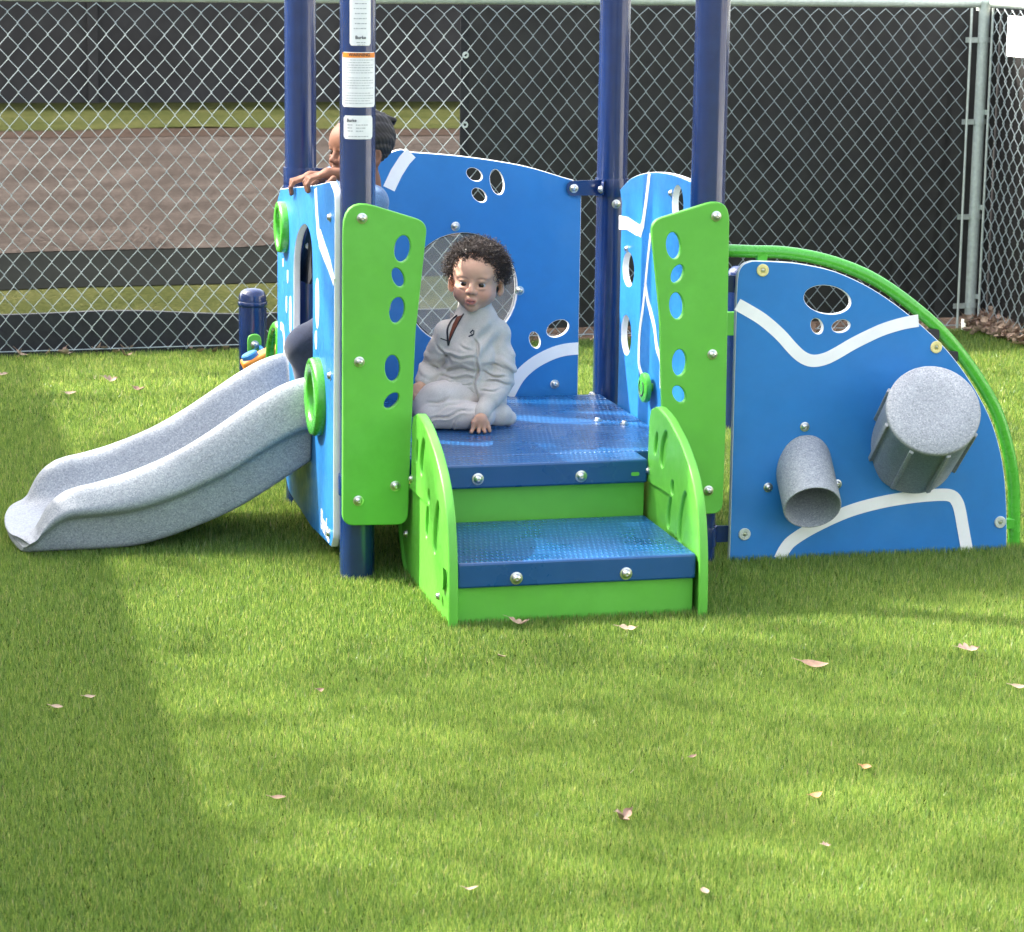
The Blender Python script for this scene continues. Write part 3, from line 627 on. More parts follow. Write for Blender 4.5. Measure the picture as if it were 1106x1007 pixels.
ei = (len(KF)-1)*n; mb.v.append((-1.318, VC, .030)); mb.f += [(ei+j, ei+(j+1) % n, len(mb.v)-1) for j in range(n)]; mb.m += [0]*n
sl_ = mb.build('slide', 'granite', play, recalc=True, angle=80)
sd = sl_.modifiers.new('sub', 'SUBSURF'); sd.levels = 2; sd.render_levels = 2

# --- quarter-round activity panel, chute, drum and arch rail
VQ = -.022
outQ = fz([(788, 597), (788.3, 590), (792, 455), (795.6, 318), (796.3, 305)], VQ)+[p.to_2d() for p in crom([p.to_3d() for p in fz([(796.4, 303), (798.2, 293), (803.5, 285.5), (812, 282.2)], VQ)], 5)]+[p.to_2d() for p in crom([p.to_3d() for p in fz([(815, 282), (838, 282.8), (864, 285), (902, 293.5), (940, 311), (974, 334), (1008, 363), (1031, 388), (1053, 420), (1072, 458), (1083, 500), (1087, 542), (1087.5, 580)], VQ)], 4)]
outQ += [p for p in fz([(1087.3, 592), (1084, 600)], VQ)]
_q = inv(788, 597, 1, VQ); outQ = [Vector((_q.x, -.012))]+outQ[1:]; outQ[-1].y = -.012; outQ[-2].y = .0
holesQ = [(893.8, 324, 25.5, 15.2, .16), (882.5, 352.5, 6.2, 8.6, -.35), (908.5, 352.5, 9.8, 6.6, -.22)]
_tc = inv(868.5, 507, 1, VQ); pq = Panel(outQ, px_holes(holesQ, VQ)+[ell((_tc.x, _tc.z), .072, .090, 0, 32)], .019, plane_front(VQ+.0095))
pq.band(crom([p.to_3d() for p in fz([(796.3, 329), (808, 335.5), (824, 345.5), (842, 361), (856, 376.5), (866, 385.5), (877, 389.8), (890, 388), (903, 382), (921, 371.5), (940, 362), (955, 355.5), (975, 349.5), (992, 346.5)], VQ)], 4), .0325)
pq.band(crom([p.to_3d() for p in fz([(842, 604), (848, 592.5), (857, 583), (880, 569), (915, 553), (950, 543), (985, 537), (1015, 534.5), (1028, 536), (1034, 543), (1037, 553), (1040, 570), (1045, 598)], VQ)], 5), .0335)
qp = pq.build('activity_panel', ['blue', 'white'], play)
bolt(qp, inv(823.6, 292, 1, VQ), (0, -1, 0), CAPB); bolt(qp, inv(1011, 375, 1, VQ), (0, -1, 0), CAPB)
bolt(qp, inv(804, 577, 1, VQ), (0, -1, 0), CAPG); bolt(qp, inv(1080, 564, 1, VQ), (0, -1, 0), CAPG)
for x, y in ((869, 461), (829.5, 526.5), (904, 523)): bolt(qp, inv(x, y, 1, VQ), (0, -1, 0), s=.95)
def along(a, b): 
    d = (b-a); return Matrix.Translation(a) @ d.to_track_quat('Z', 'Y').to_matrix().to_4x4(), d.length
a = inv(868.5, 507, 1, VQ); b = inv(877.6, 548.5, 1, VQ-.118); A4, L_ = along(a, b); r = .0765; t = .005
mb = MB(); mb.lathe([(r, -.055), (r, L_-.003), (r-.0015, L_), (r-t+.001, L_), (r-t, L_-.002), (r-t, -.050), (.0001, -.050)], 48, cap=False)
mb.build('speaking_tube', 'granite', qp, A4, angle=50)
a = inv(986.5, 484, 1, VQ); b = inv(1008.6, 442.7, 1, VQ-.235); A4, L_ = along(a, b); r = .1225
mb = MB(); mb.lathe([(r-.004, -.03), (r-.004, .0), (r-.002, L_-.02), (r, L_-.018), (r, L_-.004), (r-.004, L_), (.06, L_+.001), (.0001, L_+.0015)], 56)
dr_ = mb.build('drum', 'granite', qp, A4, angle=50)
for k in range(8):
    an = 2*math.pi*(k+.35)/8; mb = MB(); mb.box((r-.008, -.006, -.012), (r+.006, .006, L_-.02)); mb.build('rib', 'granite', dr_, Matrix.Rotation(an, 4, 'Z'), bevel=.002)
cl_ = [(768, 271.5), (788, 271), (815, 272), (845.5, 273), (883, 279), (921, 291), (951, 306), (981, 327), (1011.6, 353), (1034, 378), (1057, 410), (1076, 444), (1087, 478), (1094, 515.6), (1095.4, 553), (1095.4, 592)]
pts = [inv(x, y, 1, .012) for x, y in cl_]; pts[-1].z = -.03
mb = MB(); mb.tube(crom(pts, 6), .0168, 16); ar = mb.build('arch_rail', 'tube', play, angle=70)
for x, y in ((823, 278), (1009, 361), (1029, 385), (1090, 566)):
    q = inv(x, y, 1, .0); mb = MB(); mb.box((-.014, -.004, -.014), (.014, .012, .014)); mb.build('rail_tab', 'tube' if x < 1000 or x > 1080 else 'black', ar, Matrix.Translation(q), bevel=.002)

# --- pieces of the rear bay by the short post
a = inv(293.5, 395, 0, -.50); mb = MB()
hp = crom([inv(*p, 0, -.49) for p in ((291, 396), (292.5, 372), (296.5, 354.5), (301, 352.5), (302.5, 362), (302.5, 392))], 5)
mb.tube(hp, .0135, 12); mb.build('grab_handle', 'tube', play, angle=70)
q = inv(275, 374, 1, 1.76); br_ = roundpoly([(q.x-.022, q.z-.14), (q.x+.022, q.z-.14), (q.x+.022, q.z+.038), (q.x-.022, q.z+.038)], [0, 0, .0215, .0215], 6)
tb = Panel(br_, [], .012, plane_front(1.765)).build('tab_bracket', ['green', 'green'], play); bolt(tb, (q.x, 1.757, q.z+.005), (0, -1, 0))
q = inv(281, 390, 1, 1.40); mb = MB(); Mx = Matrix.Translation((q.x, 1.40, q.z)) @ Matrix.Rotation(rad(-24), 4, 'Y')
mb.box((-.055, -.03, -.022), (.075, .05, .022)); tr = mb.build('sorting_tray', 'orange', play, Mx, bevel=.010)
mb = MB(); mb.lathe([(.026, -.002), (.026, .012), (.022, .016), (.0001, .017)], 20); mb.build('bead', 'blue', tr, Matrix.Translation((-.022, .0, .0215)))
mb = MB(); mb.box((-.462, .97, .16), (-.452, 1.78, .33)); mb.build('rear_side_board', 'blue', play, bevel=.003)
q = inv(790, 345, 1, 1.80)
tb = Panel(roundpoly([(q.x-.03, q.z-.05), (q.x+.04, q.z-.05), (q.x+.04, q.z+.03), (q.x-.03, q.z+.03)], .01), [], .012, plane_front(1.77)).build('tab_bracket', ['green', 'green'], play)

# dark hinge plate seen through the arch of the slide panel
mb = MB(); pg = vz([(334, 247), (338.5, 254), (337, 283), (338, 300), (334.5, 307), (311.5, 298), (315.5, 286), (324, 288.5), (329.5, 264)], -.475); k = len(pg)
mb.add([(uu, p.x, p.y) for uu in (-.478, -.470) for p in pg], [tuple(range(k)), tuple(range(2*k-1, k-1, -1))]+[(i, (i+1) % k, k+(i+1) % k, k+i) for i in range(k)])
hg = mb.build('hinge_plate', 'black', play, recalc=True)
for x, y in ((332.5, 266), (321.5, 296)): bolt(hg, inv(x, y, 0, -.479), (-1, 0, 0), s=.7)

# ================================================================== ground
def sheet(name, pts, z, m, kind='structure', label=None):
    me = bpy.data.meshes.new(name); me.from_pydata([(x, y, z) for x, y in pts], [], [tuple(range(len(pts)))]); me.materials.append(m); o = link(name, me)
    return tag(o, label, kind=kind)
FA, FB = 10.532, .2736                   # fence line Y = FA + FB*X
FD = Vector((1, FB, 0)).normalized(); FN = Vector((-FB, 1, 0)).normalized()    # along, and away from the yard
FO = Vector((0, FA, 0))
def fp(s, d, z=0): p = FO+FD*s+FN*d; return Vector((p.x, p.y, z))
def ground_mat(name, stops, sc=6, sc2=60, bs_=.6, dist=.02, rough=.95):
    m, nt, bs = mat(name); co = coords(nt); f = noise(nt, co, sc, 6, .7); g = noise(nt, co, sc2, 4, .7)
    mx = N(nt, 'ShaderNodeMath', operation='ADD'); a = N(nt, 'ShaderNodeMath', operation='MULTIPLY'); a.inputs[1].default_value = .45; nt.links.new(f, a.inputs[0])
    b = N(nt, 'ShaderNodeMath', operation='MULTIPLY'); b.inputs[1].default_value = .55; nt.links.new(g, b.inputs[0]); nt.links.new(a.outputs[0], mx.inputs[0]); nt.links.new(b.outputs[0], mx.inputs[1])
    nt.links.new(ramp(nt, mx.outputs[0], stops), bs.inputs['Base Color']); bs.inputs['Roughness'].default_value = rough; bs.inputs['Specular IOR Level'].default_value = 0
    bump(nt, bs, g, bs_, dist); return m
M['soil'] = ground_mat('turf_backing', [(.3, (.030, .055, .008)), (.7, (.055, .085, .014))], 8, 200)
M['field'] = ground_mat('open_ground', [(.3, (.07, .085, .03)), (.7, (.12, .12, .06))], .6, 8)
M['mulch'] = ground_mat('pine_mulch', [(.35, (.026, .0215, .019)), (.5, (.048, .040, .035)), (.65, (.092, .077, .068))], 2.0, 28, 1, .04)
M['lawn'] = ground_mat('dry_lawn', [(.3, (.018, .024, .008)), (.5, (.040, .045, .016)), (.7, (.076, .071, .031))], 1.6, 30, 1, .03)
M['shade_band'] = ground_mat('shadow_dark_ground', [(.3, (.006, .007, .0066)), (.7, (.0125, .0135, .0126))], 1.2, 40, .4, .01)  # near-black ground colour standing in for a cast shadow
M['earth'] = ground_mat('dark_earth', [(.3, (.022, .016, .013)), (.7, (.05, .037, .030))], 2, 30, .8, .03)
big = 600
sheet('ground', [(-big, -big), (big, -big), (big, big), (-big, big)], -.012, M['field'])
yard = [fp(-9, -.0), fp(9, -.0), fp(9, -12), fp(-9, -12)]
sheet('turf_base', [(p.x, p.y) for p in yard], -.004, M['soil'])
def strip(name, d0, d1, z, m, wob0=0, wob1=0, label=None, kind='structure'):
    n = 60; A = []; B = []
    for i in range(n+1):
        s = -16+32*i/n; A.append(fp(s, d0+wob0*math.sin(s*1.3+1)+wob0*.5*math.sin(s*3.1))); B.append(fp(s, d1+wob1*math.sin(s*.9+2)+wob1*.6*math.sin(s*2.3)))
    return sheet(name, [(p.x, p.y) for p in A]+[(p.x, p.y) for p in B[::-1]], z, m, kind)
strip('earth_strip', .02, 1.1, -.008, M['earth'], 0, .05)
strip('near_lawn', .95, 2.3, -.004, M['lawn'], .06, .05)
strip('shade_band', 2.05, 4.2, 0, M['shade_band'], .10, 0)  # dark sheet in place of the shadow lying across the mulch
strip('mulch_bed', 3.5, 11.2, .004, M['mulch'], .22, .12)
strip('far_earth', 11.1, 12.0, .008, M['earth'], .05, .05)
strip('far_lawn', 11.9, 15.6, .012, M['lawn'], .2, 0)

# --- turf: real fibres over the yard
def turf():
    def batch(n, x0, x1, y0, y1, wmin, hmin):
        x = RNG.uniform(x0, x1, n); y = RNG.uniform(y0, y1, n); return x, y
    X = []; Y = []; Sc = []
    for (y0, y1, dens, ws) in ((3.4, 4.6, 105000, .80), (4.6, 5.6, 88000, .85), (5.6, 7.0, 64000, .95), (7.0, 8.6, 40000, 1.2), (8.6, 11.6, 22000, 1.55)):
        hw = (y1*.2+.35); n = int((2*hw)*(y1-y0)*dens); X.append(RNG.uniform(-hw, hw, n)); Y.append(RNG.uniform(y0, y1, n)); Sc.append(np.full(n, ws))
    for (x0, x1, y0, y1, dens) in ((-5, 5, 1.5, 3.4, 2500), (-5, 5, 3.4, 11.8, 1100)):
        n = int((x1-x0)*(y1-y0)*dens); X.append(RNG.uniform(x0, x1, n)); Y.append(RNG.uniform(y0, y1, n)); Sc.append(np.full(n, 2.0))
    X = np.concatenate(X); Y = np.concatenate(Y); Sc = np.concatenate(Sc)
    keep = (Y < FA+FB*X-.01); 
    # right boundary fence
    rel = (X*FD.x+(Y-FA)*FD.y); keep &= rel < 2.02
    X, Y, Sc = X[keep], Y[keep], Sc[keep]; n = len(X)
    # gentle tufting: pull fibres to clumps
    clump = .5+.5*np.sin(X*37+2*np.sin(Y*23))*np.sin(Y*41+2*np.sin(X*19))
    low = .5+.25*np.sin(X*2.1+1.3*np.sin(Y*1.7))+.25*np.sin(Y*2.9+X*1.1)
    H = (.0105+.0065*RNG.random(n)+.002*clump)*np.where(Y > 6.5, 1.2, 1)*(1+.10*(low-.5)); Wd = .00125*Sc*(.75+.5*RNG.random(n))
    az = RNG.uniform(0, 2*np.pi, n); lean = RNG.normal(.34, .17, n); la = RNG.uniform(0, 2*np.pi, n)          # pile leans towards the viewer
    curl = RNG.random(n) < .15; lean = np.where(curl, lean+.7, lean); H = np.where(curl, H*.8, H)
    dx = np.cos(la)*lean*H; dy = np.sin(la)*lean*H
    wx = np.cos(az)*Wd; wy = np.sin(az)*Wd
    V = np.zeros((n, 3, 3), np.float32)
    V[:, 0] = np.stack([X-wx, Y-wy, np.full(n, -.003)], 1); V[:, 1] = np.stack([X+wx, Y+wy, np.full(n, -.003)], 1)
    V[:, 2] = np.stack([X+dx, Y+dy, H*np.sqrt(np.clip(1-lean**2*.6, .25, 1))], 1)
    me = bpy.data.meshes.new('turf'); me.vertices.add(n*3); me.vertices.foreach_set('co', V.ravel())
    me.loops.add(n*3); me.loops.foreach_set('vertex_index', np.arange(n*3, dtype=np.int32))
    me.polygons.add(n); me.polygons.foreach_set('loop_start', np.arange(0, n*3, 3, dtype=np.int32))
    me.polygons.foreach_set('use_smooth', np.zeros(n, bool)); me.materials.append(M['fibre']); me.update(calc_edges=True)
    tint = np.clip(RNG.normal(.45, .26, n)+.12*(low-.5), 0, .9); tan = RNG.random(n) < .045; tint = np.where(tan, RNG.uniform(.92, 1, n), tint)
    at = me.attributes.new('tint', 'FLOAT', 'POINT'); at.data.foreach_set('value', np.repeat(tint, 3).astype(np.float32))
    o = link('turf', me); return tag(o, 'bright green artificial turf covering the play yard', kind='stuff')
turf()

# ================================================================== fences
MF = Matrix(((FD.x, FN.x, 0, FO.x), (FD.y, FN.y, 0, FO.y), (0, 0, 1, 0), (0, 0, 0, 1)))   # local: s along, d away, z up
FH = 1.353; DW = .0735; DH = .0868
def chain_mesh(s0, s1, seed=1):
    rn = random.Random(seed); mb = MB(); n = int((s1-s0)/(DW/2)); rows = int(FH/(DH/2))
    for i in range(n):
        xa = s0+i*DW/2; pts = []
        for k in range(rows+1):
            odd = (k+i) % 2; x = xa+(DW/2 if odd else 0); z = .015+k*DH/2
            z = min(z, FH-.004); over = .0028 if odd else -.0028
            wob = .0022*math.sin(x*5+z*3)+.0018*math.sin(x*17)
            pts.append((x+(.0022 if odd else -.0022)+wob+rn.gauss(0, .0006), over, z+.0022*math.sin(x*7+1)+rn.gauss(0, .0006)))
        mb.tube(pts, .0021, 5, caps=False)
    return mb
def fence_post(parent, s, r=.030, top=FH+.05, name='fence_post'):
    mb = MB(); mb.lathe([(r, -.1), (r, top-.03), (r+.004, top-.03), (r+.004, top-.008), (r*.7, top+.006), (.001, top+.012)], 24); return mb.build(name, 'galv', parent, Matrix.Translation((s, .02+r, 0)), angle=50)
SE = (Vector((1.93, 11.06, 0))-FO).dot(FD)
fen = empty('chain_link_fence', MF); tag(fen, 'long grey chain-link fence running behind the play structure', 'fence')
chain_mesh(-4.2, SE-.035).build('wire_mesh', 'wire', fen, angle=80)
mb = MB(); mb.tube([(-4.2, .026, FH+.022), (SE, .026, FH+.022)], .0215, 20); mb.build('top_rail', 'galv', fen, angle=70)
mb = MB(); mb.tube([(-4.2, -.004, .024), (-2, -.004, .020), (0, -.004, .027), (SE-.03, -.004, .022)], .0022, 6); mb.build('bottom_wire', 'wire', fen)
fence_post(fen, SE+.03, .029); fence_post(fen, -3.2, .026)
mb = MB(); mb.tube([(SE-.045, -.002, .01), (SE-.045, -.002, FH)], .0055, 8); mb.build('tension_bar', 'galv', fen)
for z in (.10, .48, .88, 1.22):
    mb = MB(); mb.lathe([(.0335, -.011), (.0355, -.011), (.0355, .011), (.0335, .011)], 24, cap=False); mb.box((-.085, -.030, -.011), (-.030, -.026, .011)); mb.build('tension_band', 'galv', fen, Matrix.Translation((SE+.03, .052, z)), angle=50)
# right-hand fence, square to the first, coming towards the viewer
MR = Matrix(((-FN.x, FD.x, 0, fp(SE+.03, .05).x), (-FN.y, FD.y, 0, fp(SE+.03, .05).y), (0, 0, 1, 0), (0, 0, 0, 1)))
fr2 = empty('chain_link_fence', MR); tag(fr2, 'short chain-link side fence at the right edge, catching the sun', 'fence')
chain_mesh(.06, 4.0, 5).build('wire_mesh', 'wire', fr2, Matrix.Translation((0, .02, 0)), angle=80)
mb = MB(); mb.tube([(.03, .03, FH+.022), (4.0, .03, FH+.022)], .0215, 20); mb.build('top_rail', 'galv', fr2, angle=70)
mb = MB(); mb.tube([(.055, .02, .01), (.055, .02, FH)], .0055, 8); mb.build('tension_bar', 'galv', fr2)
for z in (.14, .52, .92):
    mb = MB(); mb.box((-.01, -.012, -.010), (.06, -.008, .010)); mb.build('tension_band', 'galv', fr2, Matrix.Translation((0, .03, z)))
fence_post(fr2, 3.0, .026).location = (3.0, .05, 0)

# windscreen cloth on the right-hand half of the long fence
def wscreen(name, s0, s1, z0, z1, d, m, M4, label, seed, amp=.008):
    nx, nz = int((s1-s0)/.05)+2, 26; rn = random.Random(seed); v = []; cre = [(rn.uniform(s0, s1), rn.uniform(-.25, .25), rn.uniform(.010, .02), rn.choice((-1, 1))*rn.uniform(.3, 1)) for _ in range(26)]
    nx = int((s1-s0)/.012)
    for k in range(nz+1):
        for i in range(nx+1):
            s = s0+(s1-s0)*i/nx; z = z0+(z1-z0)*k/nz; t = (z-z0)/(z1-z0)
            e = sum(a*math.exp(-((s-c-sl*(1-t))/w)**2) for c, sl, w, a in cre)*amp*(1-t*.8)
            v.append((s, d+e+.004*math.sin(s*4), z))
    mb = MB(); mb.add(v, [(k*(nx+1)+i, k*(nx+1)+i+1, (k+1)*(nx+1)+i+1, (k+1)*(nx+1)+i) for k in range(nz) for i in range(nx)])
    hem = MB(); return mb
M['screen'] = speckled('black_windscreen_cloth', (.028, .026, .025), .25, .55, 9, .6, 500, .35)
M['hem'] = speckled('black_webbing', (.012, .012, .014), .1, .7)
s500 = (T(499, 100, 10.5)-FO).dot(FD)
q = CAM+ray(499, 100)*((FA-CAM.y)/(ray(499, 100).y-FB*ray(499, 100).x)); s500 = (q-FO).dot(FD)
ws = empty('windscreen', MF); tag(ws, 'black windscreen cloth tied behind the right half of the long fence', 'windscreen')
wscreen('w', s500, SE+.10, .05, FH-.012, .030, 'screen', None, None, 3).build('cloth', 'screen', ws, angle=80)
mb = MB(); mb.box((s500-.002, .0215, .05), (s500+.035, .0245, FH-.012)); mb.build('hem', 'hem', ws)
for z in (.88, 1.155, .58, .3):
    mb = MB(); mb.lathe([(.006, 0), (.013, 0), (.0135, .002), (.010, .0035), (.006, .002)], 20, cap=False); mb.build('grommet', 'galv', ws, Matrix.Translation((s500+.018, .0212, z)) @ Matrix.Rotation(math.pi/2, 4, 'X'))
ws2 = empty('windscreen', MR); tag(ws2, 'black windscreen cloth tied outside the right-hand side fence', 'windscreen')
wscreen('w', -.03, 3.9, .05, FH-.012, .075, 'screen', None, None, 9).build('cloth', 'screen', ws2, angle=80)
# low black kickboard along the left half
kb = empty('kickboard', MF); tag(kb, 'low black edging board along the foot of the left half of the fence', 'edging')
mb = MB(); v = []; nx = 90
for i in range(nx+1):
    s = -4.2+(s500+4.2-.03)*i/nx; w = .012*math.sin(s*2.3)+.006*math.sin(s*7); v += [(s, .05, -.02), (s, .05+.004*math.sin(s*5), .150+w), (s, .075, .150+w), (s, .075, -.02)]
mb.add(v, [(i*4+a, (i+1)*4+a, (i+1)*4+(a+1) % 4, i*4+(a+1) % 4) for i in range(nx) for a in range(4)]); mb.build('board', 'black', kb, recalc=True)
# white sign on the side fence
tl = CAM; 
def on_right(px, py, off=.0):
    d = ray(px, py); n = Vector((FD.x, FD.y, 0)); o_ = Vector((MR[0][3], MR[1][3], 0))+n*off; return CAM+d*((o_-CAM).dot(n)/d.dot(n))
qa = MR.inverted() @ on_right(1089.5, 17, -.003); qb = MR.inverted() @ on_right(1091, 61, -.003)
mb = MB(); sg = roundpoly([(qa.x, qb.z), (qa.x+.46, qb.z), (qa.x+.46, qa.z), (qa.x, qa.z)], .012, 4); k = len(sg)
mb.add([(p.x, dd, p.y) for dd in (-.006, -.003) for p in sg], [tuple(range(k)), tuple(range(2*k-1, k-1, -1))]+[(i, (i+1) % k, k+(i+1) % k, k+i) for i in range(k)])
sgn = link('fence_sign', mb.mesh(['white'], recalc=True), None, MR); tag(sgn, 'plain white sign wired to the side fence at the upper right edge', 'sign')

# far side of the neighbouring ground: a screened boundary wall
M['farwall'] = speckled('dark_screened_wall', (.029, .027, .025), .2, .8, 1.5, .3, 40)
fw = empty('boundary_wall', MF); tag(fw, 'dark grey boundary wall far beyond the left half of the fence', 'wall')
mb = MB(); mb.box((-16, 15.5, -.1), (16, 15.7, 2.6)); mb.build('wall_face', 'farwall', fw)
for i in range(13):
    mb = MB(); mb.box((-.05, -.06, -.1), (.05, .0, 2.66)); mb.build('pier', 'farwall', fw, Matrix.Translation((-15+2.5*i, 15.498, 0)), bevel=.01)

# ================================================================== what shades the yard: a building on the left and a tall tree, both outside the picture
M['render'] = speckled('pale_render', (.70, .68, .63), .08, .85, 3, .3, 60)
M['roof'] = speckled('grey_metal_roof', (.22, .23, .24), .08, .5, 3, .1, 60)
bld = empty('unseen_shade_building', MS); tag(bld, 'unseen pale flat-roofed building with a grey eave, shading the play yard from the left', 'building')
EZ = 3.0; EU = -1.05-EZ*(-SUN.dot(WU))/SUN.z
mb = MB(); mb.box((EU-7, -7, -.1), (EU-.45, 4.6, EZ-.16)); mb.build('wall', 'render', bld)
mb = MB(); mb.box((EU-7.4, -7.4, EZ-.155), (EU, 5.0, EZ)); mb.build('roof', 'roof', bld, bevel=.02)
M['barkm'] = speckled('grey_bark', (.10, .075, .055), .3, .9, 12, .8, 60, .2)
M['leafm'] = speckled('oak_leaf', (.055, .085, .018), .3, .5, 5, 0)
def lit_share(u, v):                      # how thin the crown is along the sun's line to this spot of ground
    f = .36+.38*np.exp(-((u+.80)/.26)**2)*(v < .1)*(.6+.4*np.sin(v*7.5+u*3))
    for cu_, cv_, ru, rv, s in ((-.66, -.24, .55, .34, .65), (-.70, -.72, .32, .14, .30), (-.99, -1.06, .14, .10, .45), (-.96, -1.5, .14, .15, .25), (.95, -.76, .34, .30, .6), (.15, -1.97, .20, .12, .3), (.36, -1.36, .22, .10, .2),
                               (-.65, 3.05, .7, .32, .6), (1.0, 3.0, .5, .6, .6), (2.6, 2.6, .9, 1.1, .6), (-.68, 2.3, .5, .32, .6), (.05, -.66, .5, .2, .3), (-.1, -1.1, .5, .12, .2), (.2, -2.6, .8, .3, .25), (.4, .45, .95, .62, .6), (-1.5, 1.0, .8, .6, .3), (.85, -.36, .62, .2, -.75)):
        f = f+s*np.exp(-(((u-cu_)/ru)**2+((v-cv_)/rv)**2)**1.5)
    return np.clip(f, .03, 1)
tree = empty('added_shade_tree', MS @ Matrix.Translation((-10.8, 7.0, 0))); tag(tree, 'added unseen broad-leaved tree behind the building, its crown shading the yard', 'tree')
def crown():  # leaves placed along sun rays to shape the yard's dappled shade
    SL = np.array((MSI.to_3x3() @ SUN)); n0 = 52000; u = RNG.uniform(-1.9, 3.4, n0); v = RNG.uniform(-3.2, 4.2, n0)
    keep = RNG.random(n0) < -np.log(lit_share(u, v))/3.5; u = u[keep]; v = v[keep]; n = len(u)
    t = RNG.uniform(10.5, 14.5, n); C_ = np.stack([u, v, 0*u], 1)+SL*t[:, None]-np.array((-10.8, 7.0, 0))
    a = RNG.normal(0, 1, (n, 3)); a /= np.linalg.norm(a, axis=1)[:, None]; b = np.cross(a, RNG.normal(0, 1, (n, 3))); b /= np.linalg.norm(b, axis=1)[:, None]
    L = RNG.uniform(.05, .085, n)[:, None]; w = L*.42
    V = np.stack([C_-a*L, C_+b*w, C_+a*L, C_-b*w], 1).reshape(-1, 3); F = (np.arange(n)*4)[:, None]+np.arange(4)[None, :]
    return V, F
cv_, cf_ = crown(); link('crown', np_mesh(cv_, cf_, ['leafm']), tree)  # leaves of the added shade tree
mb = MB(); mb.tube(crom([(0, 0, -.3), (.1, .0, 2.5), (.0, .1, 5.5), (.5, -.2, 8.0), (1.0, -.4, 10)], 5), [.26-.2*i/20 for i in range(21)], 12); mb.build('shade_tree_trunk', 'barkm', tree)
for (p0, p1, p2) in (((.3, -.1, 7), (.9, -.9, 8.4), (1.4, -1.6, 9.6)), ((.5, -.2, 8), (1.2, .5, 9.0), (1.7, .9, 10.0))):
    mb = MB(); mb.tube(crom([p0, p1, p2], 5), [.06-.05*i/10 for i in range(11)], 8); mb.build('shade_tree_limb', 'barkm', tree)

b2 = empty('reflection_building', MS); tag(b2, 'unseen pale building added right of the play yard for reflections in the posts', 'building')  # added out of view: pale wall for post reflections and fill light
mb = MB(); mb.box((8.6, -9, -.1), (14, 7, 4.2)); mb.build('wall', 'render', b2)
mb = MB(); mb.box((8.3, -9.4, 4.203), (14.3, 7.4, 4.4)); mb.build('roof', 'roof', b2, bevel=.02)
M['glass'] = speckled('dark_window_glass', (.02, .025, .03), .1, .08, 3, 0)
for i in range(6):
    mb = MB(); mb.box((8.55, -7.6+2.6*i, .95), (8.597, -6.1+2.6*i, 2.6)); w_ = mb.build('reflection_building_window', 'white', b2)
    mb = MB(); mb.box((8.535, -7.53+2.6*i, 1.02), (8.548, -6.17+2.6*i, 2.53)); mb.build('pane', 'glass', w_)

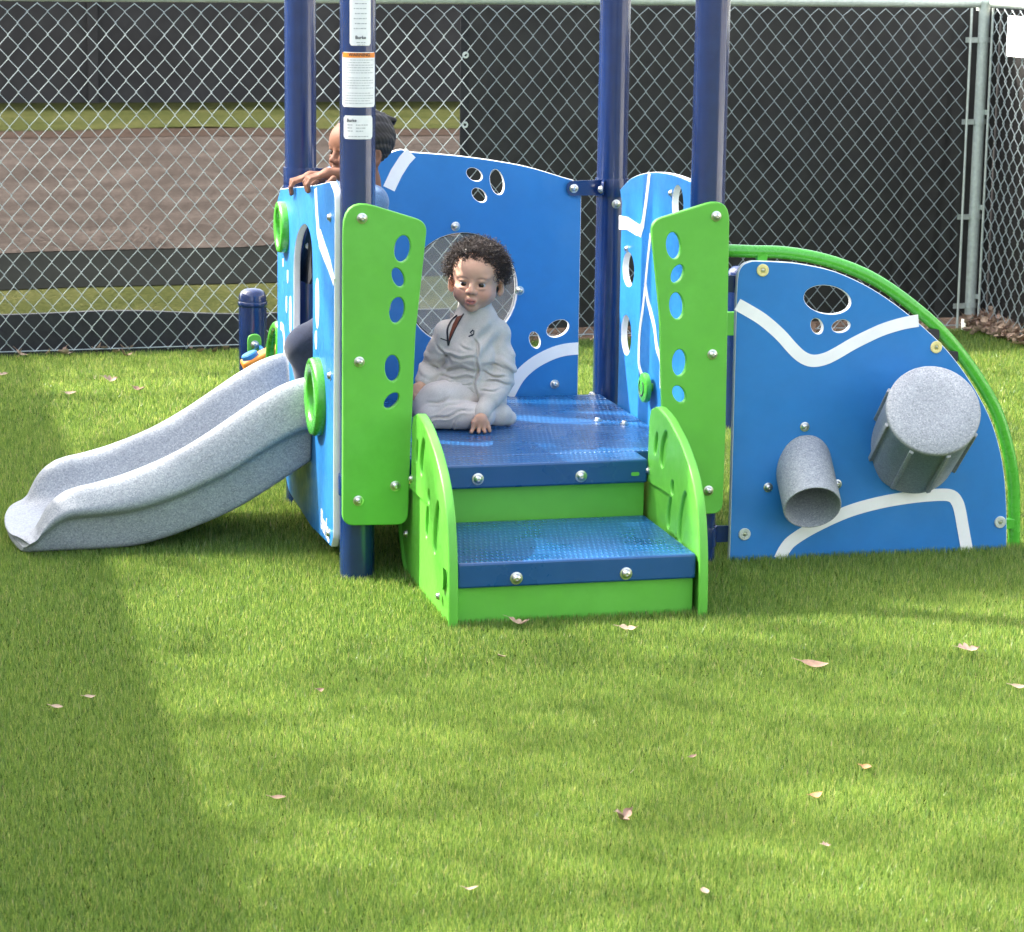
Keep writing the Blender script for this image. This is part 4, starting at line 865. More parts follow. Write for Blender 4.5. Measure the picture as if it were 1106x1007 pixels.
# ================================================================== the two children
def rot_zyx(yaw, pitch=0, roll=0):       # columns: face-right, back, up
    return np.array((Matrix.Rotation(yaw, 3, 'Z') @ Matrix.Rotation(pitch, 3, 'X') @ Matrix.Rotation(roll, 3, 'Y')))
class Head:
    """Head in its own frame: x to the viewer's right, -y is where the face looks, z up; origin at skull centre."""
    def __init__(s, sdf, c, R, k=1.0): s.g = sdf; s.c = np.array(c, float); s.R = R; s.k = k
    def p(s, q): return s.c+s.R @ (np.array(q, float)*s.k)
    def e(s, c, r, k=.01, op='u', rot=None):
        R = s.R if rot is None else s.R @ rot; s.g.ell(s.p(c), np.array(r)*s.k, R, k*s.k, op)
    def cp(s, a, b, ra, rb=None, k=.006, op='u'): s.g.cap(s.p(a), s.p(b), ra*s.k, (ra if rb is None else rb)*s.k, k*s.k, op)
    def build(s, neck=True):
        s.e((0, .016, .012), (.0675, .082, .0715), .01)
        s.e((0, -.022, .018), (.0590, .054, .048), .015)             # forehead
        s.e((0, -.018, -.038), (.0525, .054, .053), .018)            # lower face
        for m in (-1, 1):
            s.e((m*.029, -.043, -.041), (.0240, .023, .025), .012)   # cheeks
            s.e((m*.041, -.012, -.046), (.016, .026, .022), .012)    # jaw
        s.e((0, -.051, -.0775), (.0185, .0165, .0140), .012)          # chin
        for m in (-1, 1): s.e((m*.0235, -.0800, -.0150), (.0150, .0125, .0098), .010, 's')  # sockets
        s.cp((0, -.066, -.006), (0, -.0775, -.029), .0055, .0078, .008)     # nose bridge
        s.e((0, -.0800, -.0325), (.0088, .0085, .0072), .006)               # tip
        for m in (-1, 1): s.e((m*.0098, -.0745, -.0352), (.0064, .0072, .0056), .005)
        for m in (-1, 1): s.e((m*.0048, -.0835, -.0385), (.0024, .0034, .0018), .002, 's')
        s.e((0, -.0705, -.0595), (.0165, .0085, .0125), .008)               # muzzle
        s.cp((-.0125, -.0715, -.0582), (0, -.0790, -.0550), .0030, .0046, .004); s.cp((.0125, -.0715, -.0582), (0, -.0790, -.0550), .0030, .0046, .004)
        s.cp((-.0090, -.0720, -.0640), (0, -.0775, -.0652), .0035, .0055, .004); s.cp((.0090, -.0720, -.0640), (0, -.0775, -.0652), .0035, .0055, .004)
        s.cp((-.0105, -.0775, -.0598), (.0105, -.0775, -.0598), .0016, None, .0018, 's')
        s.e((0, -.072, -.0722), (.010, .006, .0030), .005, 's')
        for m in (-1, 1):                                                    # eyelids
            s.e((m*.0240, -.0588, -.0046), (.0140, .0127, .0056), .004)
            s.e((m*.0240, -.0590, -.0246), (.0130, .0116, .0048), .005)
            s.e((m*.0270, -.0600, .0055), (.0150, .0060, .0035), .012)        # brow ridge
            rt = np.array(Matrix.Rotation(m*.30, 3, 'Z') @ Matrix.Rotation(-.18, 3, 'X'))
            s.e((m*.0690, .016, -.024), (.0080, .0165, .0265), .006, 'u', rt)  # ears
            s.e((m*.0770, .011, -.020), (.0055, .0095, .0150), .004, 's', rt)
            s.e((m*.0665, .008, -.044), (.0065, .0075, .0080), .005)
            s.cp((m*.0735, .002, -.016), (m*.0735, .004, -.030), .0022, None, .003)
        if neck: s.cp((0, .020, -.050), (0, .026, -.115), .036, .037, .016)
    def local(s, P): return ((P-s.c) @ s.R)/s.k
def head_tone(q, base, lip, rosy, dark):
    x, y, z = q[:, 0], q[:, 1], q[:, 2]; c = np.tile(np.array(base), (len(q), 1)); f = y < -.02
    g = lambda cx, cz, sx, sz: np.exp(-((np.abs(x)-cx)/sx)**2-((z-cz)/sz)**2)*f
    def mixc(w, col): nonlocal c; w = np.clip(w, 0, 1)[:, None]; c = c*(1-w)+np.array(col)*w
    mixc(.55*g(.034, -.042, .018, .016), rosy); mixc(.35*g(0, -.034, .010, .008), rosy)
    lipw = np.clip(1.6-((x/.0150)**2+((z+.0600+.05*np.abs(x))/.0092)**2)*1.25, 0, 1)*(y < -.066)
    mixc(lipw, lip); mixc(.85*np.exp(-(x/.0105)**4-((z+.0599)/.0013)**2)*(y < -.066), (lip[0]*.25, lip[1]*.2, lip[2]*.2))
    bx = (np.abs(x)-.0250)/.0135; mixc(.50*np.exp(-bx**4-((z-.0045+.003*bx*bx)/.0024)**2)*f, dark)
    ex = (np.abs(x)-.0238)/.0100; mixc(.85*np.exp(-ex**4-((z+.0108+.0022*ex*ex)/.0015)**2)*(y < -.04), dark)
    mixc(.40*np.exp(-ex**4-((z+.0199-.0015*ex*ex)/.0014)**2)*(y < -.04), dark)
    mixc(.7*np.exp(-((np.abs(x)-.0048)/.0022)**2-((z+.0388)/.0018)**2)*(y < -.07), dark)
    return c
def eyes(H, person, gaze=(0, 0)):
    for m in (-1, 1):
        r = .0118*H.k; mb = MB(); n = 20; prof = [(r*math.sin(a), -r*math.cos(a)) for a in [i*math.pi/18 for i in range(19)]]
        v = []; f = []; ms = []
        for rr, zz in prof: v += [(rr*math.cos(2*math.pi*j/n), zz, rr*math.sin(2*math.pi*j/n)) for j in range(n)]
        for i in range(18):
            for j in range(n): mb.f.append((i*n+j, i*n+(j+1) % n, (i+1)*n+(j+1) % n, (i+1)*n+j)); mb.m.append(1 if i < 4 else 0)
        mb.v = v; Rm = Matrix(H.R.tolist()).to_4x4() @ Matrix.Rotation(gaze[0], 4, 'Z') @ Matrix.Rotation(gaze[1], 4, 'X')
        mb.build('eye', ['sclera', 'iris'], person, Matrix.Translation(Vector(H.p((m*.0236, -.0564, -.0155)).tolist())) @ Rm, recalc=True)
def hand(g, wrist, palm, fingers, r=.0062, thumb=None):
    """wrist -> palm centre -> finger chains; every finger its own chain rooted in the palm"""
    g.cap(wrist, palm, .0155, .0165, .010); 
    for ch in fingers:
        root = np.array(ch[0]); g.cap(palm, root, .0125, r*1.15, .007)
        g.chain(ch, [r*1.05, r*.98, r*.90, r*.78][:len(ch)], .0022)
    if thumb is not None: g.chain(thumb, [r*1.5, r*1.1, r*.95][:len(thumb)], .005)
def A(v): return np.array(v, float)
def stick_on(bvh, px, py, lift=.0012):
    d = ray(px, py).normalized(); h = bvh.ray_cast(CAM, d)
    return None if h[0] is None else h[0]+h[1]*lift*(1 if h[1].dot(d) < 0 else -1)
def bvh_of(P, F): return BVHTree.FromPolygons([tuple(p) for p in P.tolist()], [tuple(f) for f in F.tolist()])
def decal(bvh, polys, name, m, parent, th=.0012):
    mb = MB()
    for poly in polys:
        q = [stick_on(bvh, x, y, th) for x, y in poly]
        if any(x is None for x in q): continue
        mb.add(q, [tuple(range(len(q)))])
    if mb.v: return mb.build(name, m, parent, smooth=False)
def line_poly(pts, w):
    L, R_ = ribbon([Vector((x, y, 0)) for x, y in pts], w); return [[tuple(L[i]), tuple(L[i+1]), tuple(R_[i+1]), tuple(R_[i])] for i in range(len(L)-1)]
def folds(amp, seed):
    r = np.random.default_rng(seed); K = r.normal(0, 1, (5, 3))*np.array([22, 22, 38]); ph = r.uniform(0, 6.28, 5)
    def fn(X, Y, Z):
        s = 0
        for k, p in zip(K, ph): s = s+np.sin(k[0]*X+k[1]*Y+k[2]*Z+p+1.2*np.sin(14*Z+9*X+p))
        return amp*s/2.5
    return fn
def ribs(mb, a, b, r, n=30, w=.0016):    # knitted cuff: fine lengthwise ribs
    a = Vector(a); b = Vector(b); q = (b-a).to_track_quat('Z', 'Y').to_matrix().to_4x4()

# ---------------------------------------------------------------- seated toddler
YB = 7.06
TODM = Matrix.Translation((-.115, 7.05, .300)); TODP = A(TODM.translation)
tod = empty('person', TODM); tod_inv = TODM.inverted()
tag(tod, 'curly-haired toddler in pale grey sweatshirt and joggers sitting on the blue deck', 'person')
W3 = lambda px, py, dy=0.0: A(T(px, py, YB+dy))
hp_ = T(510.2, 307.6, YB-.055)                                       # between the eyes
Rh = rot_zyx(-.13, .02, .055)
hc = A(hp_)-Rh @ A((0, -.066, -.015))
pel = A(TZ(509, .388, 7.085)); chest = W3(511, 388, .015); nb = W3(514, 349, .02)
shR = W3(484, 362, .01); shL = W3(537, 363, .03)
elR = W3(466, 398, .03); wrR = W3(458, 415, -.04)
elL = W3(543, 409, .00); wrL = W3(521, 444.5, -.092)
hipA = A(TZ(530, .375, 7.10)); kneeA = A(TZ(468, .352, 6.99)); ankA = A(TZ(526, .3375, 7.00)); toeA = A(TZ(544, .327, 7.04))
hipB = A(TZ(488, .385, 7.09)); kneeB = A(TZ(454, .362, 7.05)); ankB = A(TZ(470, .335, 7.20))
pxm = 1/scale_at(Vector(W3(510, 440)))
# skin: one continuous body (under the clothes it is only a slim core)
g = SDF((-.36, 6.90, .295), (.06, 7.28, .835), .0021)
H = Head(g, hc, Rh); H.build()
g.cap(H.p((0, .026, -.10)), chest, .036, .050, .02); g.cap(chest, pel, .050, .055, .02)
for a, b, c in ((shR, elR, wrR), (shL, elL, wrL)): g.cap(chest+(0, 0, .03), a, .035, .027, .02); g.chain([a, b, c], [.026, .021, .0155], .01)
for a, b, c in ((hipA, kneeA, ankA), (hipB, kneeB, ankB)): g.cap(pel, a, .05, .036, .02); g.chain([a, b, c], [.033, .023, .012], .01)
g.cap(ankA, toeA, .011, .008, .01)
h_ = lambda px, py, dy: W3(px, py, dy)
palmL = h_(519.5, 453.5, -.118)
tipz = lambda px, Y: A(TZ(px, .3065, Y))
hand(g, wrL, palmL, [[h_(513.3, 458, -.124), h_(511, 463, -.128), tipz(509, 6.918)],
                     [h_(518, 459.5, -.126), h_(517, 465, -.131), tipz(517, 6.916)],
                     [h_(522.5, 459.5, -.124), h_(522.8, 464.5, -.129), tipz(523.5, 6.922)],
                     [h_(526.5, 457.5, -.120), h_(527.8, 462, -.124), tipz(529, 6.935)]], .0056,
     thumb=[h_(515.5, 451.5, -.125), h_(511.8, 456, -.132), h_(510.8, 461, -.133)])
palmR = h_(452.5, 419.5, -.055)
hand(g, wrR, palmR, [[h_(448.5, 417.5, -.060), h_(445.5, 420, -.064), h_(444.2, 424.5, -.064)],
                     [h_(449, 420.5, -.066), h_(446.2, 424, -.070), h_(445.4, 428.5, -.070)],
                     [h_(450.5, 423, -.070), h_(448, 427, -.074), h_(447.2, 431, -.073)],
                     [h_(453, 424.5, -.070), h_(451.5, 428.5, -.074), h_(450.8, 432, -.073)]], .0055,
     thumb=[h_(455.5, 421.5, -.062), h_(454.5, 425.5, -.070), h_(453, 428.5, -.073)])
Pb, Fb = g.surface(); q = H.local(Pb)
tone = np.tile(np.array((.58, .335, .228)), (len(Pb), 1)); isH = (q[:, 2] > -.10) & (np.abs(q[:, 0]) < .095) & (np.abs(q[:, 1]) < .12)
tone[isH] = head_tone(q[isH], (.60, .352, .245), (.44, .160, .125), (.60, .245, .175), (.055, .03, .022))
me = np_mesh(Pb-TODP, Fb, ['skin']); set_tone(me, tone); body = link('body', me, tod)
def eyes_w(H, person, Minv, gaze):
    n0 = set(COL.objects); eyes(H, person, gaze)
    for o in set(COL.objects)-n0: o.matrix_basis = Minv @ o.matrix_basis
eyes_w(H, tod, tod_inv, (.0, .03))
# hair: a dark cap of curls
def curls(H, person, Minv, n, m, seed, hl, rad_=(.0730, .086, .0715), cen=(0, .018, .012), L=(.022, .038), rr=.0013):
    rn = np.random.default_rng(seed); mb = MB(); made = 0
    while made < n:
        d = rn.normal(0, 1, 3); d /= np.linalg.norm(d)
        p = np.array(cen)+d*np.array(rad_)*.94
        if not hl(p): continue
        made += 1; nrm = d/np.array(rad_); nrm /= np.linalg.norm(nrm)
        fr_ = max(0, min(1, (-p[1]-.02)/.04))*(p[2] < .062); dr = nrm*(1-.3*fr_)+rn.normal(0, .55, 3)*(1-.4*fr_)+np.array((0, .1, .75))*fr_; dr /= np.linalg.norm(dr); t1 = np.cross(dr, rn.normal(0, 1, 3)); t1 /= np.linalg.norm(t1); t2 = np.cross(dr, t1)
        Ln = rn.uniform(*L)*(1.0 if p[2] > 0 else .8)*(1-.35*fr_); cr_ = rn.uniform(.0028, .0052); turns = rn.uniform(1.0, 2.2); ph = rn.uniform(0, 6.28); pts = []
        for i in range(13):
            t = i/12; a = ph+turns*2*math.pi*t; pts.append(H.p(p+dr*Ln*t+(t1*math.cos(a)+t2*math.sin(a))*cr_*min(1, t*3)))
        mb.tube(pts, [rr*H.k*(1-.55*(i/12)) for i in range(13)], 3, caps=False)
    o = mb.build('hair', m, person, angle=180); o.matrix_basis = Minv; return o
def hl_t(p):
    x, y, z = p; ang = math.atan2(abs(x), -y)           # 0 = front, pi = back
    lim = np.interp(ang, [0, .55, .95, 1.25, 1.6, 2.2, 3.15], [.043, .040, .022, -.004, .004, -.030, -.055])
    return z > lim
hr = curls(H, tod, tod_inv, 3200, 'hair', 3, hl_t, rr=.00115)
gc = SDF((-.24, 6.95, .66), (.03, 7.25, .86), .004); Hc = Head(gc, hc, Rh)
Hc.e((0, .026, .022), (.0720, .0840, .0740), .01)
Hc.e((0, -.075, -.035), (.080, .075, .070), .012, 's')
for m_ in (-1, 1): Hc.e((m_*.075, -.005, -.050), (.034, .040, .048), .010, 's')
Pc, Fc = gc.surface(); link('hair_cap', np_mesh(Pc, Fc, ['hair']), hr)
# sweatshirt
g = SDF((-.32, 6.90, .34), (.06, 7.26, .70), .003)
g.cap(pel+(0, .0, .01), chest+(-.006, 0, 0), .072, .064, .03); g.ell(chest+(-.006, -.004, .0), (.071, .066, .072), None, .02)
g.cap(chest+(-.004, .0, .03), nb, .060, .060, .03); g.cap(shR, shL, .041, .043, .022)
g.cap(nb+(0, .004, .0), H.p((0, .010, -.080)), .060, .047, .010)
g.chain([shR, elR, wrR+(elR-wrR)*.18], [.038, .0335, .026], .004); g.cap(wrR+(elR-wrR)*.27, wrR+(elR-wrR)*.02, .0240, .0215, .002)
g.chain([shL, elL, wrL+(elL-wrL)*.36], [.040, .0375, .0305], .004); g.cap(wrL+(elL-wrL)*.36, wrL+(elL-wrL)*-.02, .0255, .0250, .002)
g.cap(pel+(-.040, -.02, .025), pel+(.040, -.02, .025), .058, .058, .02)
g.displace(folds(.0042, 4))
def rolls(X, Y, Z):                      # cloth bunched at the waist and inside the elbow
    w = np.exp(-((Z-.455)/.045)**2)*(.35+.65*(np.sin(X*31+1.2+Z*14)*.5+.5)); t = Z+.020*np.sin(X*23+.6)+.010*np.sin(X*51)
    u_ = np.exp(-((Z-.54)/.05)**2)*np.exp(-((X+.075)/.045)**2); return -.0058*w*np.maximum(np.sin(t*150), -.35)-.004*u_*np.sin(X*120-Z*110)
g.displace(rolls)
def creases(L):                          # pressed fold lines; each runs between two points of the garment's front
    def fn(X, Y, Z):
        zz = Z+.185*(Y-6.99); out = 0
        for (x0, y0), (x1, y1), w, dp in L:
            p = T(x0, y0, 6.99); q = T(x1, y1, 6.99); l = Vector((q.x-p.x, q.z-p.z)); Ln = l.length; l /= Ln
            b = (X-p.x)*l.x+(zz-p.z)*l.y; a = -(X-p.x)*l.y+(zz-p.z)*l.x+.004*np.sin(b*90+x0); t = b/Ln-.5
            out = out+dp*np.exp(-(t/.48)**4)*(np.exp(-(a/w)**2)-.7*np.exp(-((a-1.9*w)/(1.1*w))**2)-.35*np.exp(-((a+1.9*w)/(1.2*w))**2))
        return out
    return fn
g.displace(creases([((474, 384), (512, 388), .0042, .0060), ((478, 397), (516, 400), .0040, .0065), ((476, 407), (514, 409), .0036, .0060), ((482, 416), (512, 417), .003, .005),
                    ((512, 366), (517, 384), .0032, .0065), ((516, 384), (513, 424), .0034, .0080), ((520, 402), (548, 409), .0035, .0060), ((524, 412), (550, 414), .003, .0050),
                    ((524, 393), (546, 397), .0030, .0035), ((472, 372), (486, 392), .0032, .0055), ((462, 394), (474, 400), .003, .005), ((497, 372), (509, 380), .0035, .003), ((520, 424), (541, 420), .0030, .0045)]))
g.ell(H.p((0, .012, -.066)), (.041, .041, .030), Rh, .004, 's')
Ps, Fs = g.surface(); sw = link('sweatshirt', np_mesh(Ps-TODP, Fs, ['fleece']), tod)
bv = bvh_of(Ps, Fs)
# trousers
g = SDF((-.36, 6.90, .295), (.06, 7.30, .48), .0032)
g.cap(pel+(-.02, .0, -.01), pel+(.02, .0, -.01), .078, .078, .02)
g.chain([hipB, kneeB, ankB], [.056, .044, .034], .02)
g.chain([A(TZ(524, .388, 7.07)), A(TZ(470, .386, 7.00))], [.050, .043], .006); g.ell(A(TZ(462, .362, 6.995)), (.044, .042, .052), None, .012)
g.chain([A(TZ(465, .3435, 6.978)), A(TZ(522, .3395, 6.99))], [.0405, .0365], .004)
g.chain([A(TZ(524, .342, 7.02)), A(TZ(540, .334, 7.035)), A(TZ(549, .321, 7.05))], [.036, .031, .017], .004)
g.displace(folds(.0034, 8)); g.displace(creases([((508, 443), (462, 455), .0034, .0065), ((500, 433), (470, 446), .0036, .0040), ((486, 431), (462, 437), .0032, .004), ((497, 452), (484, 466), .003, .0035), ((470, 452), (468, 464), .0028, .003), ((512, 450), (506, 464), .003, .003)])); Pt, Ft = g.surface(); Pt[:, 2] = np.maximum(Pt[:, 2], .3008)
tr_ = link('joggers', np_mesh(Pt-TODP, Ft, ['jogger']), tod); bvt = bvh_of(Pt, Ft)
def rel(o):
    if o: o.matrix_basis = tod_inv @ o.matrix_basis
    return o
def path_on(b, pts, r, name, m, parent):
    q = [stick_on(b, x, y, r*.5) for x, y in crom2(pts)]; q = [x for x in q if x is not None]
    if len(q) < 2: return
    mb = MB(); mb.tube(q, r, 6); return rel(mb.build(name, m, parent))
def crom2(pts): return [(p.x, p.y) for p in crom([(x, y, 0) for x, y in pts], 5)]
M['zip'] = speckled('black_zip_tape', (.012, .013, .018), .1, .6)
path_on(bv, [(494, 341), (487.5, 347), (483.5, 355), (483.5, 364), (484.5, 373.5)], .0028, 'zip', 'zip', sw)
path_on(bv, [(501, 339), (496, 347.5), (490.5, 358), (486, 368), (484.5, 373.5)], .0019, 'zip', 'zip', sw)
rel(decal(bv, [[(494, 342.5), (500, 340.5), (495, 349.5), (489, 351)], [(489, 351), (495, 349.5), (489.5, 360), (485.5, 361)], [(485.5, 361), (489.5, 360), (485, 371), (484.5, 371)]], 'undershirt', 'rust', sw, .0022))
rel(decal(bv, line_poly([(476, 365.5), (480, 367), (484, 368.5)], 1.0), 'zip_pull', 'zip', sw))
rel(decal(bv, line_poly([(511.2, 356.5), (508, 359.5), (510.5, 361.5), (506.3, 364)], 1.6)+line_poly([(512, 357), (511.8, 361), (509.5, 363.5)], 1.2), 'chest_mark', 'ink', sw))
rel(decal(bvt, line_poly([(462.3, 451.5), (467, 456.2), (461.8, 459.8), (462.3, 451.5)], 1.3), 'knee_mark', 'ink', tr_))

# ---------------------------------------------------------------- child behind the slide panel
YC = 6.98
KIDM = Matrix.Translation((-.37, 6.98, .300)); KIDP = A(KIDM.translation); kid = empty('person', KIDM); kid_inv = KIDM.inverted()
tag(kid, 'standing child with dark braided hair behind the navy post, hands on the slide panel', 'person')
K3 = lambda px, py, dy=0.0: A(T(px, py, YC+dy))
Rk = rot_zyx(-.92, .03, .03)
kc = K3(386, 158, .02)
g = SDF((-.62, 6.74, .295), (-.20, 7.30, 1.26), .0026)
Hk = Head(g, kc, Rk, 1.0); Hk.build()
ch2 = K3(393, 250, .03); pl2 = K3(388, 330, .03)
g.cap(Hk.p((0, .026, -.10)), ch2, .036, .06, .02); g.cap(ch2, pl2, .06, .062, .02)
sA = K3(402, 218, -.055); sB = K3(386, 216, .11)
pnl = lambda v, z, du: A(MS @ Vector((UL+du, v, z)))
zt_ = lambda v: float(np.interp(v, [.068, .37, .90], [1.004, .966, .904]))
hv1, hv2 = .66, .37                       # where the two hands hold the top edge
def grip(v):
    z = zt_(v); wr = pnl(v+.0, z+.030, .105); pm = pnl(v, z+.030, .045)
    fs = []
    for i, dv in enumerate((-.027, -.009, .009, .026)):
        e = (.004, 0, .001, .006)[i]
        fs.append([pnl(v+dv*.9, z+.026, .020), pnl(v+dv, z+.019, -.004), pnl(v+dv*1.03, z+.002+e, -.0125), pnl(v+dv*1.03, z-.016+e, -.0095)])
    return wr, pm, fs, [pnl(v-.03, z+.020, .055), pnl(v-.036, z+.006, .036), pnl(v-.03, z-.006, .028)]
for v_, s_, dz in ((hv1, sB, .1), (hv2, sA, .05)):
    wr, pm, fs, th = grip(v_); hand(g, wr, pm, fs, .0060, th); el = (A(s_)+wr)/2+A((0.02, 0, -.05)); g.cap(ch2+(0, 0, .05), s_, .04, .03, .02); g.chain([s_, el, wr], [.030, .025, .0165], .01)
    (globals().setdefault('ARMS', [])).append((s_, el, wr))
hpA = K3(384, 332, -.03); knA = A(MS @ inv(331, 374, 1, .48)); anA = A(MS @ inv(338, 428, 1, .50)); hpB = K3(392, 335, .07); knB = K3(392, 400, .09); anB = K3(392, 452, .10)
g.chain([pl2, hpA, knA, anA], [.055, .05, .036, .024], .02); g.chain([pl2, hpB, knB, anB], [.055, .05, .036, .024], .02)
Pk, Fk = g.surface(); q = Hk.local(Pk); tone = np.tile(np.array((.20, .095, .060)), (len(Pk), 1)); isH = (q[:, 2] > -.10) & (np.abs(q[:, 0]) < .095) & (np.abs(q[:, 1]) < .12)
tone[isH] = head_tone(q[isH], (.20, .095, .060), (.26, .085, .075), (.23, .095, .06), (.02, .012, .01))
me = np_mesh(Pk-KIDP, Fk, ['skin']); set_tone(me, tone); link('body', me, kid)
eyes_w(Hk, kid, kid_inv, (0, 0))
g = SDF((-.56, 6.80, 1.00), (-.20, 7.20, 1.27), .0024); Hh = Head(g, kc, Rk)
Hh.e((0, .024, .022), (.0735, .0815, .0735), .006); Hh.e((0, -.082, -.030), (.085, .080, .072), .008, 's')
for m_ in (-1, 1): Hh.e((m_*.075, -.002, -.050), (.030, .038, .044), .008, 's')
def rows(X, Y, Z):                        # braided rows run from brow to crown
    x = ((X-kc[0])*Rk[0][0]+(Y-kc[1])*Rk[1][0]+(Z-kc[2])*Rk[2][0]); y = ((X-kc[0])*Rk[0][1]+(Y-kc[1])*Rk[1][1]+(Z-kc[2])*Rk[2][1]); z = ((X-kc[0])*Rk[0][2]+(Y-kc[1])*Rk[1][2]+(Z-kc[2])*Rk[2][2])
    a = np.arctan2(z-.03, np.sqrt((y-.10)**2+1e-6)+0*x)+0*x; b = np.arctan2(x, z+.04)
    return -.0034*np.abs(np.sin(b*13))-.0016*np.abs(np.sin(y*260+z*160+np.sin(b*13)))
g.displace(rows)
cr0 = (0, .070, .050)
for i, (dx, dy, dz) in enumerate(((-.010, .030, .030), (.012, .040, .022), (.0, .044, .008), (-.02, .03, .01))):
    g.chain([Hh.p(cr0), Hh.p((cr0[0]+dx*.5, cr0[1]+dy*.5, cr0[2]+dz*.8)), Hh.p((cr0[0]+dx, cr0[1]+dy, cr0[2]+dz*.6))], [.012, .010, .008], .004)
Ph, Fh = g.surface(); link('hair', np_mesh(Ph-KIDP, Fh, ['hairblack']), kid)
g = SDF((-.62, 6.74, .62), (-.20, 7.24, 1.10), .0034)
g.cap(pl2+(0, 0, .0), ch2, .082, .082, .03); g.cap(ch2, Hk.p((0, .026, -.125)), .074, .040, .03); g.cap(sA, sB, .044, .044, .02)
g.cap(Hk.p((0, .024, -.122)), Hk.p((0, .024, -.098)), .043, .041, .006); g.cap(Hk.p((0, .024, -.08)), Hk.p((0, .024, -.12)), .034, .034, .004, 's')
for s_, el, wr in ARMS: g.chain([s_, el, wr+(wr-el)*.06], [.042, .034, .023], .012)
g.displace(folds(.003, 12)); Pq, Fq = g.surface(); shirt = link('shirt', np_mesh(Pq-KIDP, Fq, ['chambray']), kid); bvs = bvh_of(Pq, Fq)
o = decal(bvs, [[(408, 203), (412.5, 200), (414, 206), (410, 209.5)], [(416.5, 217), (420, 215), (421.5, 222), (417, 224)]], 'cloud_print', 'ink', shirt)
if o: o.matrix_basis = kid_inv @ o.matrix_basis
g = SDF((-.64, 6.74, .295), (-.20, 7.30, .78), .0034)
g.cap(pl2+(0, 0, .04), pl2, .08, .08, .02); g.chain([pl2, hpA, knA, anA], [.07, .064, .050, .042], .025); g.chain([pl2, hpB, knB, anB], [.07, .066, .054, .044], .025)
g.displace(folds(.0055, 15)); Pj, Fj = g.surface(); Pj[:, 2] = np.maximum(Pj[:, 2], .301); link('jeans', np_mesh(Pj-KIDP, Fj, ['denim']), kid)

# ================================================================== fallen leaves
M['leaf_tan'] = speckled('dry_leaf_tan', (.36, .26, .18), .25, .7, 60, .4, 200)
M['leaf_pink'] = speckled('dry_leaf_pale', (.40, .27, .205), .2, .7, 60, .4, 200)
M['leaf_brown'] = speckled('dry_leaf_brown', (.24, .15, .10), .3, .7, 60, .4, 200)
M['leaf_orange'] = speckled('dry_leaf_orange', (.42, .19, .085), .2, .7, 60, .4, 200)
def leaf_mesh(L, Wd, curl, seed, lobes=0):
    rn = random.Random(seed); n = 12; v = []; f = []
    for i in range(n+1):
        t = i/n; w = Wd*math.sin(math.pi*min(1, t*1.02))**.8*(1-.25*t)
        if lobes: w *= .55+.75*abs(math.sin(t*math.pi*lobes))
        z = curl*L*(t-.5)**2*2+.15*curl*L*math.sin(t*5+seed); x = L*(t-.5); e = curl*w*.9
        v += [(x, -w, z+e), (x+.004*lobes*.3, -w*.5, z+e*.25), (x, 0, z), (x+.004*lobes*.3, w*.5, z+e*.35), (x, w, z+e*1.2)]
    for i in range(n):
        for j in range(4): f.append((i*5+j, i*5+j+1, (i+1)*5+j+1, (i+1)*5+j))
    k = len(v); s = .0012; x0 = -L/2
    v += [(x0+.002, -s, v[2][2]), (x0+.002, s, v[2][2]), (x0-.3*L, -s*.7, v[2][2]+.1*L), (x0-.3*L, s*.7, v[2][2]+.1*L)]; f.append((k, k+1, k+3, k+2))
    mb = MB(); mb.add(v, f); return mb
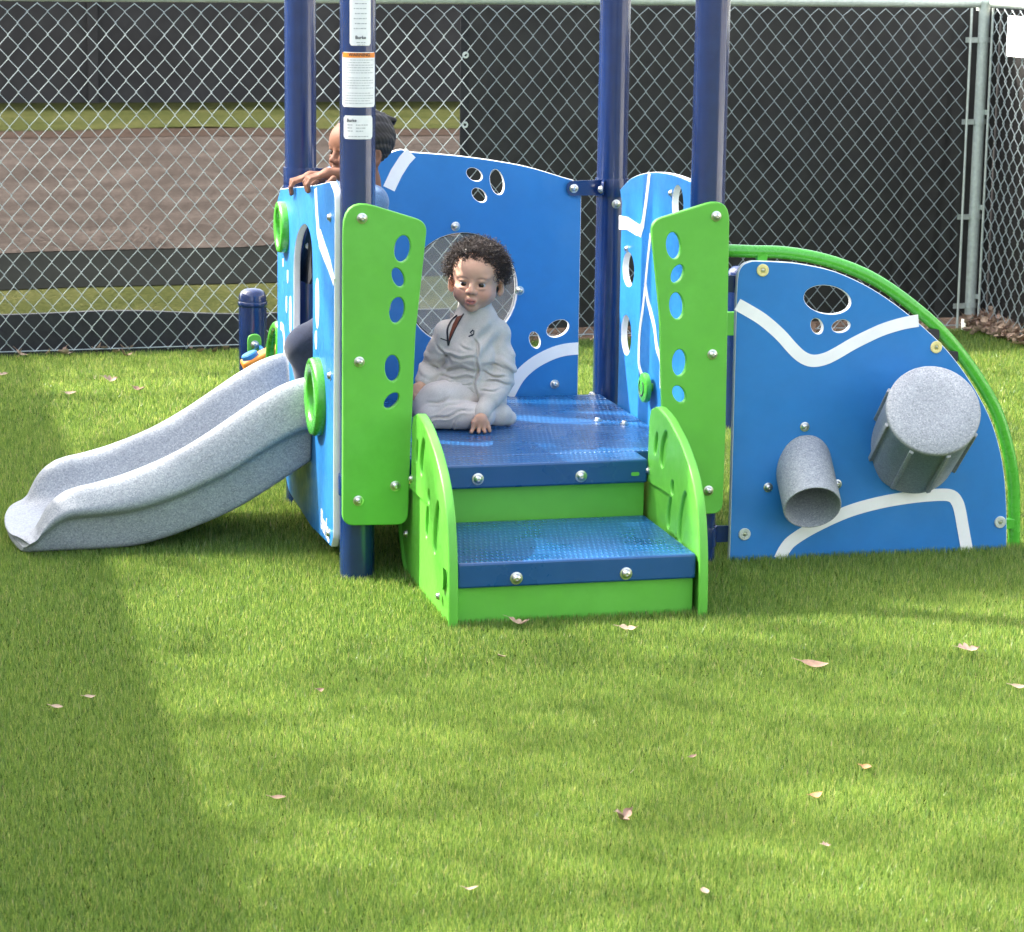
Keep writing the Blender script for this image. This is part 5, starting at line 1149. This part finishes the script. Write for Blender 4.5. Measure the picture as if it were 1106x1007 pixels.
LEAVES = [  # px, py, length, half width, curl, lobes, material, turn, label
    (1045, 703, .062, .020, .5, 3, 'leaf_pink', .3, 'pale lobed leaf lying in the bright turf below the quarter-round panel'),
    (880, 718, .075, .016, .25, 0, 'leaf_brown', -.15, 'long flat dark brown leaf on the shaded turf right of the steps'),
    (672, 884, .048, .018, .9, 3, 'leaf_pink', .8, 'crumpled pale lobed leaf standing up in the foreground turf'),
    (881, 860, .036, .012, .35, 0, 'leaf_orange', .6, 'small smooth salmon leaf in the foreground turf, right of centre'),
    (936, 829, .026, .009, .35, 0, 'leaf_orange', -.5, 'tiny orange leaf just above the salmon leaf at right'),
    (761, 964, .034, .010, .4, 0, 'leaf_tan', 1.7, 'narrow tan leaf upright near the bottom edge of the turf'),
    (541, 711, .040, .012, .6, 0, 'leaf_tan', 2.0, 'folded tan leaf on the turf below the left end of the steps'),
    (678, 679, .050, .013, .3, 2, 'leaf_tan', .1, 'flat tan leaf on the turf in front of the lower step'),
    (560, 673, .055, .016, .5, 3, 'leaf_tan', -.2, 'ragged tan leaf touching the foot of the lower step'),
    (497, 659, .040, .014, .9, 2, 'leaf_brown', 1.2, 'curled brown leaf in the corner beside the left step side'),
    (509, 961, .030, .007, .5, 0, 'leaf_tan', .1, 'thin curved tan leaf alone near the bottom centre of the turf'),
    (301, 862, .034, .008, .3, 0, 'leaf_brown', .0, 'small reddish brown leaf in the left foreground turf'),
    (62, 764, .032, .008, .3, 0, 'leaf_tan', -.2, 'thin pale leaf in the shaded turf at the far left'),
    (97, 753, .030, .008, .3, 0, 'leaf_tan', .4, 'pale sliver of leaf on the edge of the left shadow'),
    (119, 411, .060, .022, .6, 3, 'leaf_tan', .3, 'broad brown leaf on the far turf between slide and fence'),
    (150, 421, .055, .018, .5, 2, 'leaf_brown', -.3, 'brown leaf just right of the broad leaf behind the slide'),
    (76, 425, .050, .014, .3, 0, 'leaf_tan', .1, 'long tan leaf on the far turf left of the broad leaf'),
    (3, 405, .045, .014, .4, 2, 'leaf_tan', .5, 'tan leaf on the far turf cut by the left picture edge'),
    (748, 818, .030, .006, .4, 0, 'leaf_brown', .9, 'dull narrow leaf sunk in the turf below the right step side'),
    (892, 914, .018, .008, .6, 2, 'leaf_pink', .2, 'tiny lilac scrap of leaf below the salmon leaf'),
    (1100, 742, .040, .010, .3, 0, 'leaf_tan', .0, 'pale leaf on the turf at the right picture edge'),
    (346, 746, .020, .008, .5, 0, 'leaf_brown', .4, 'tiny brown scrap of leaf on the bright turf in front of the slide'),
]
for i, (px, py, L, w, c, lo, m, rz, lab) in enumerate(LEAVES):
    d = ray(px, py); t = (.014-CAM.z)/d.z; p = CAM+d*t
    o = leaf_mesh(L*.86, w*.86, c*.8, i, lo).build('fallen_leaf', m, None, Matrix.Translation((p.x, p.y, .0145+.06*c*w)) @ Matrix.Rotation(rz, 4, 'Z') @ Matrix.Rotation(random.uniform(-.2, .2)+.22, 4, 'X'), angle=80)
    tag(o, lab, 'leaf', 'fallen leaves on the turf')
# drift of leaves in the fence corner and litter along the fence foot: past counting
def litter(name, label, spots, n, seed, zs):
    rn = random.Random(seed); mb = MB(); ms = ['leaf_tan', 'leaf_pink', 'leaf_brown']
    for i in range(n):
        p, hgt = spots(rn); b = leaf_mesh(rn.uniform(.028, .060), rn.uniform(.008, .019), rn.uniform(.2, .9), rn.randint(0, 999), rn.choice((0, 2, 3)))
        Mx = Matrix.Translation(p+Vector((0, 0, rn.uniform(.01, max(.012, hgt))))) @ Matrix.Rotation(rn.uniform(0, 6.3), 4, 'Z') @ Matrix.Rotation(rn.gauss(0, .5), 4, 'X') @ Matrix.Rotation(rn.gauss(0, .4), 4, 'Y')
        mb.add([Mx @ Vector(q) for q in b.v], b.f, rn.choices((0, 1, 2), (5, 3, 2))[0])
    return tag(mb.build(name, ms, None, angle=80), label, kind='stuff')
def corner(rn):
    t = abs(rn.gauss(0, .35)); a = abs(rn.gauss(0, .05)); p = Vector((MR[0][3], MR[1][3], 0))+Vector((MR[0][0], MR[1][0], 0))*(t+.03)-Vector((FD.x, FD.y, 0))*(a-.06)
    return p, .065*math.exp(-(a/.1)**2)*math.exp(-(t/.6)**2)+.02
litter('leaf_drift', 'drift of dry brown leaves heaped in the fence corner', corner, 330, 21, .1)
def foot(rn):
    s = rn.uniform(-3.0, SE); s = s if rn.random() < .6 else rn.gauss(-.1, .5); return fp(min(s, SE-.05), rn.gauss(-.03, .05)), .02
litter('leaf_litter', 'thin line of dry leaves caught along the foot of the fence', foot, 150, 22, .03)
